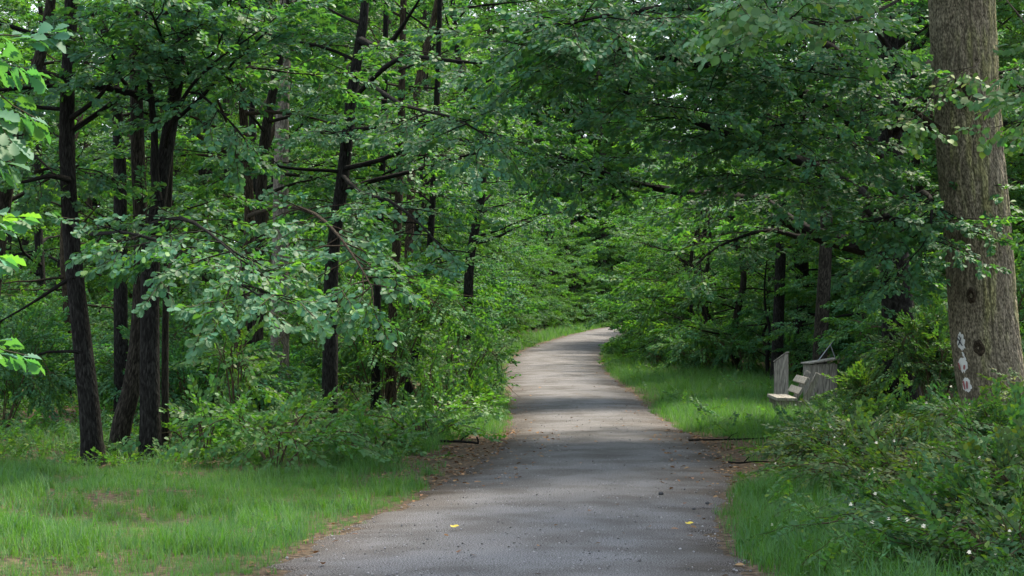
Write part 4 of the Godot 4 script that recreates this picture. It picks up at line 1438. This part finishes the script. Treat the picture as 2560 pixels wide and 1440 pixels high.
	for s in spots:
		var p: Vector2 = s[0]
		copy_of(trees[s[2]], Vector3(p.x, ground_y(p.x, p.y) - .05, -p.y), rr(0, TAU), rr(.85, 1.15) * s[3], look[s[2]] + lab[s[1]], String(look[s[2]]) + grp[s[1]])
	for q in [[7.4, 5.0], [8.6, 9.5], [9.4, 18.0], [10.5, 13.0], [10.0, 4.0]]:     # the trees around the viewer that shade the near path
		copy_of(trees[0 if q[0] > 8.0 else 1], Vector3(q[0], ground_y(q[0], q[1]) - .05, -q[1]), rr(0, TAU), 1.1, "tall tree standing beside the near end of the path", "trees by the near end of the path")
	var lab2 := {"left": "bush in the understorey of the wood behind the oaks", "right": "bush in the shaded understorey behind the bench", "far": "bush on the verge at the far bend"}
	var n := 0
	for i in 420:
		var dd := rr(25.0, 128.0)
		var x := rr(-1, 1) * (dd * 0.3 + 2.0) + (4.0 if dd > 90 else 0.0)
		var l := smooth_along(LEFT, dd) - x
		var r := x - smooth_along(RIGHT, dd)
		var ok := l > 2.0 or (r > 1.8 and dd > 50.0) or (r > 4.8 and dd > 31.0)
		if not ok or n > 220:
			continue
		n += 1
		var side := "far" if dd > 84.0 else ("left" if l > 0 else "right")
		var which := rng.randi() % 3
		copy_of(bushes[which], Vector3(x, ground_y(x, dd) - .04, -dd), rr(0, TAU), rr(.7, 1.2), ["mid green ", "tall yellow-green ", "low bluish green "][which] + lab2[side], ["mid green bushes ", "tall yellow-green bushes ", "low bluish bushes "][which] + grp[side])
	for q in trees + bushes:
		remove_child(q)
		q.free()
	print("wood trees ", spots.size(), " bushes ", n)

func make_undergrowth() -> void:
	weeds("verge_undergrowth", "low leafy weeds among the grass beside the path", 26000, func(x: float, d: float):
		var l: float = smooth_along(LEFT, d) - x
		var r: float = x - smooth_along(RIGHT, d)
		var n := wob.get_noise_2d(x * 20.0 + 70.0, d * 16.0)
		if l > 0:
			if d < 19.0: return 0.0
			if d < 24.5: return 0.6 if l > 0.9 else 0.04
			return 0.5 if l > 0.6 else 0.12
		if d < 17.0: return clampf((r - 0.5) * 0.5 + n, 0.02, 0.8)
		if d < 24.0: return 0.25 if r > 1.2 else 0.03
		if d < 46.0: return 0.06 if r < 4.5 else 0.4
		return 0.5 if r > 0.4 else 0.1, "small", .5, 1.0, Color(1.15, 1.15, .95), 10.0, 50.0)
	weeds("clover", "low round-leaved clover and plantain patches in the lawn beside the path", 9000, func(x: float, d: float):
		var n := wob.get_noise_2d(x * 34.0 + 20.0, d * 30.0)
		if (x < smooth_along(LEFT, d) and d < 19.0) or (x > smooth_along(RIGHT, d) and d < 17.0): return clampf(n * 2.2, 0.03, 0.9)
		return 0.0, "small", .16, .36, Color(1.1, 1.1, 1.0), 9.5, 19.0)
	weeds("forest_undergrowth", "ground cover of leafy seedlings under the trees", 9000, func(x: float, d: float):
		var l: float = smooth_along(LEFT, d) - x
		var r: float = x - smooth_along(RIGHT, d)
		if l > 1.2 or (r > 0.8 and d > 50.0) or r > 4.6: return 0.5
		return 0.1, "wood_leaf", .35, .8, Color(1.05, 1.03, .95), 22.0, 125.0)

# ------------------------------------------------------------------ the scene
func _ready() -> void:
	var cam := Camera3D.new()
	cam.name = "camera"
	cam.projection = Camera3D.PROJECTION_FRUSTUM
	cam.near = 0.1
	cam.far = 500.0
	cam.size = 2.0 * cam.near * 720.0 / LENS
	cam.frustum_offset = Vector2(0, cam.near * 80.0 / LENS)
	cam.position = Vector3(0, EYE, 0)
	add_child(cam)
	cam.current = true
	var env := Environment.new()
	env.background_mode = Environment.BG_SKY
	var sky := Sky.new()
	var sm := ProceduralSkyMaterial.new()
	sm.sky_top_color = Color(.82, .87, .93)
	sm.sky_horizon_color = Color(.90, .925, .945)
	sm.sky_curve = 0.2
	sm.ground_bottom_color = Color(.2, .22, .16)
	sm.ground_horizon_color = Color(.5, .52, .48)
	sm.sun_angle_max = 40.0
	sky.sky_material = sm
	env.sky = sky
	env.tonemap_mode = Environment.TONE_MAPPER_LINEAR
	env.tonemap_exposure = 2.45
	env.sdfgi_enabled = true
	env.ssao_enabled = true
	env.ssil_enabled = true
	var we := WorldEnvironment.new()
	we.name = "world_environment"
	we.environment = env
	add_child(we)
	var sun := DirectionalLight3D.new()
	sun.name = "sun"
	sun.light_energy = 1.5
	sun.light_color = Color(1.0, .95, .86)
	sun.light_angular_distance = 9.0
	sun.shadow_enabled = true
	add_child(sun)
	sun.look_at_from_position(Vector3(5, 12, -6), Vector3.ZERO)

	rng.seed = 20
	wob.seed = 7
	wob.frequency = 0.03
	wob.fractal_octaves = 3
	fine.seed = 11
	fine.frequency = 0.05
	fine.fractal_octaves = 2
	make_materials()
	make_leaves()
	make_ground()
	make_path()
	print("t ground ", Time.get_ticks_msec())
	make_left_trees()
	make_right_trees()
	make_shade_oaks()
	print("t trees ", Time.get_ticks_msec())
	make_wood()
	print("t wood ", Time.get_ticks_msec())
	make_shrubs()
	make_bench()
	make_grass()
	make_undergrowth()
	make_litter()
	make_bits()
	print("t end ", Time.get_ticks_msec(), " sprays ", n_sprays)
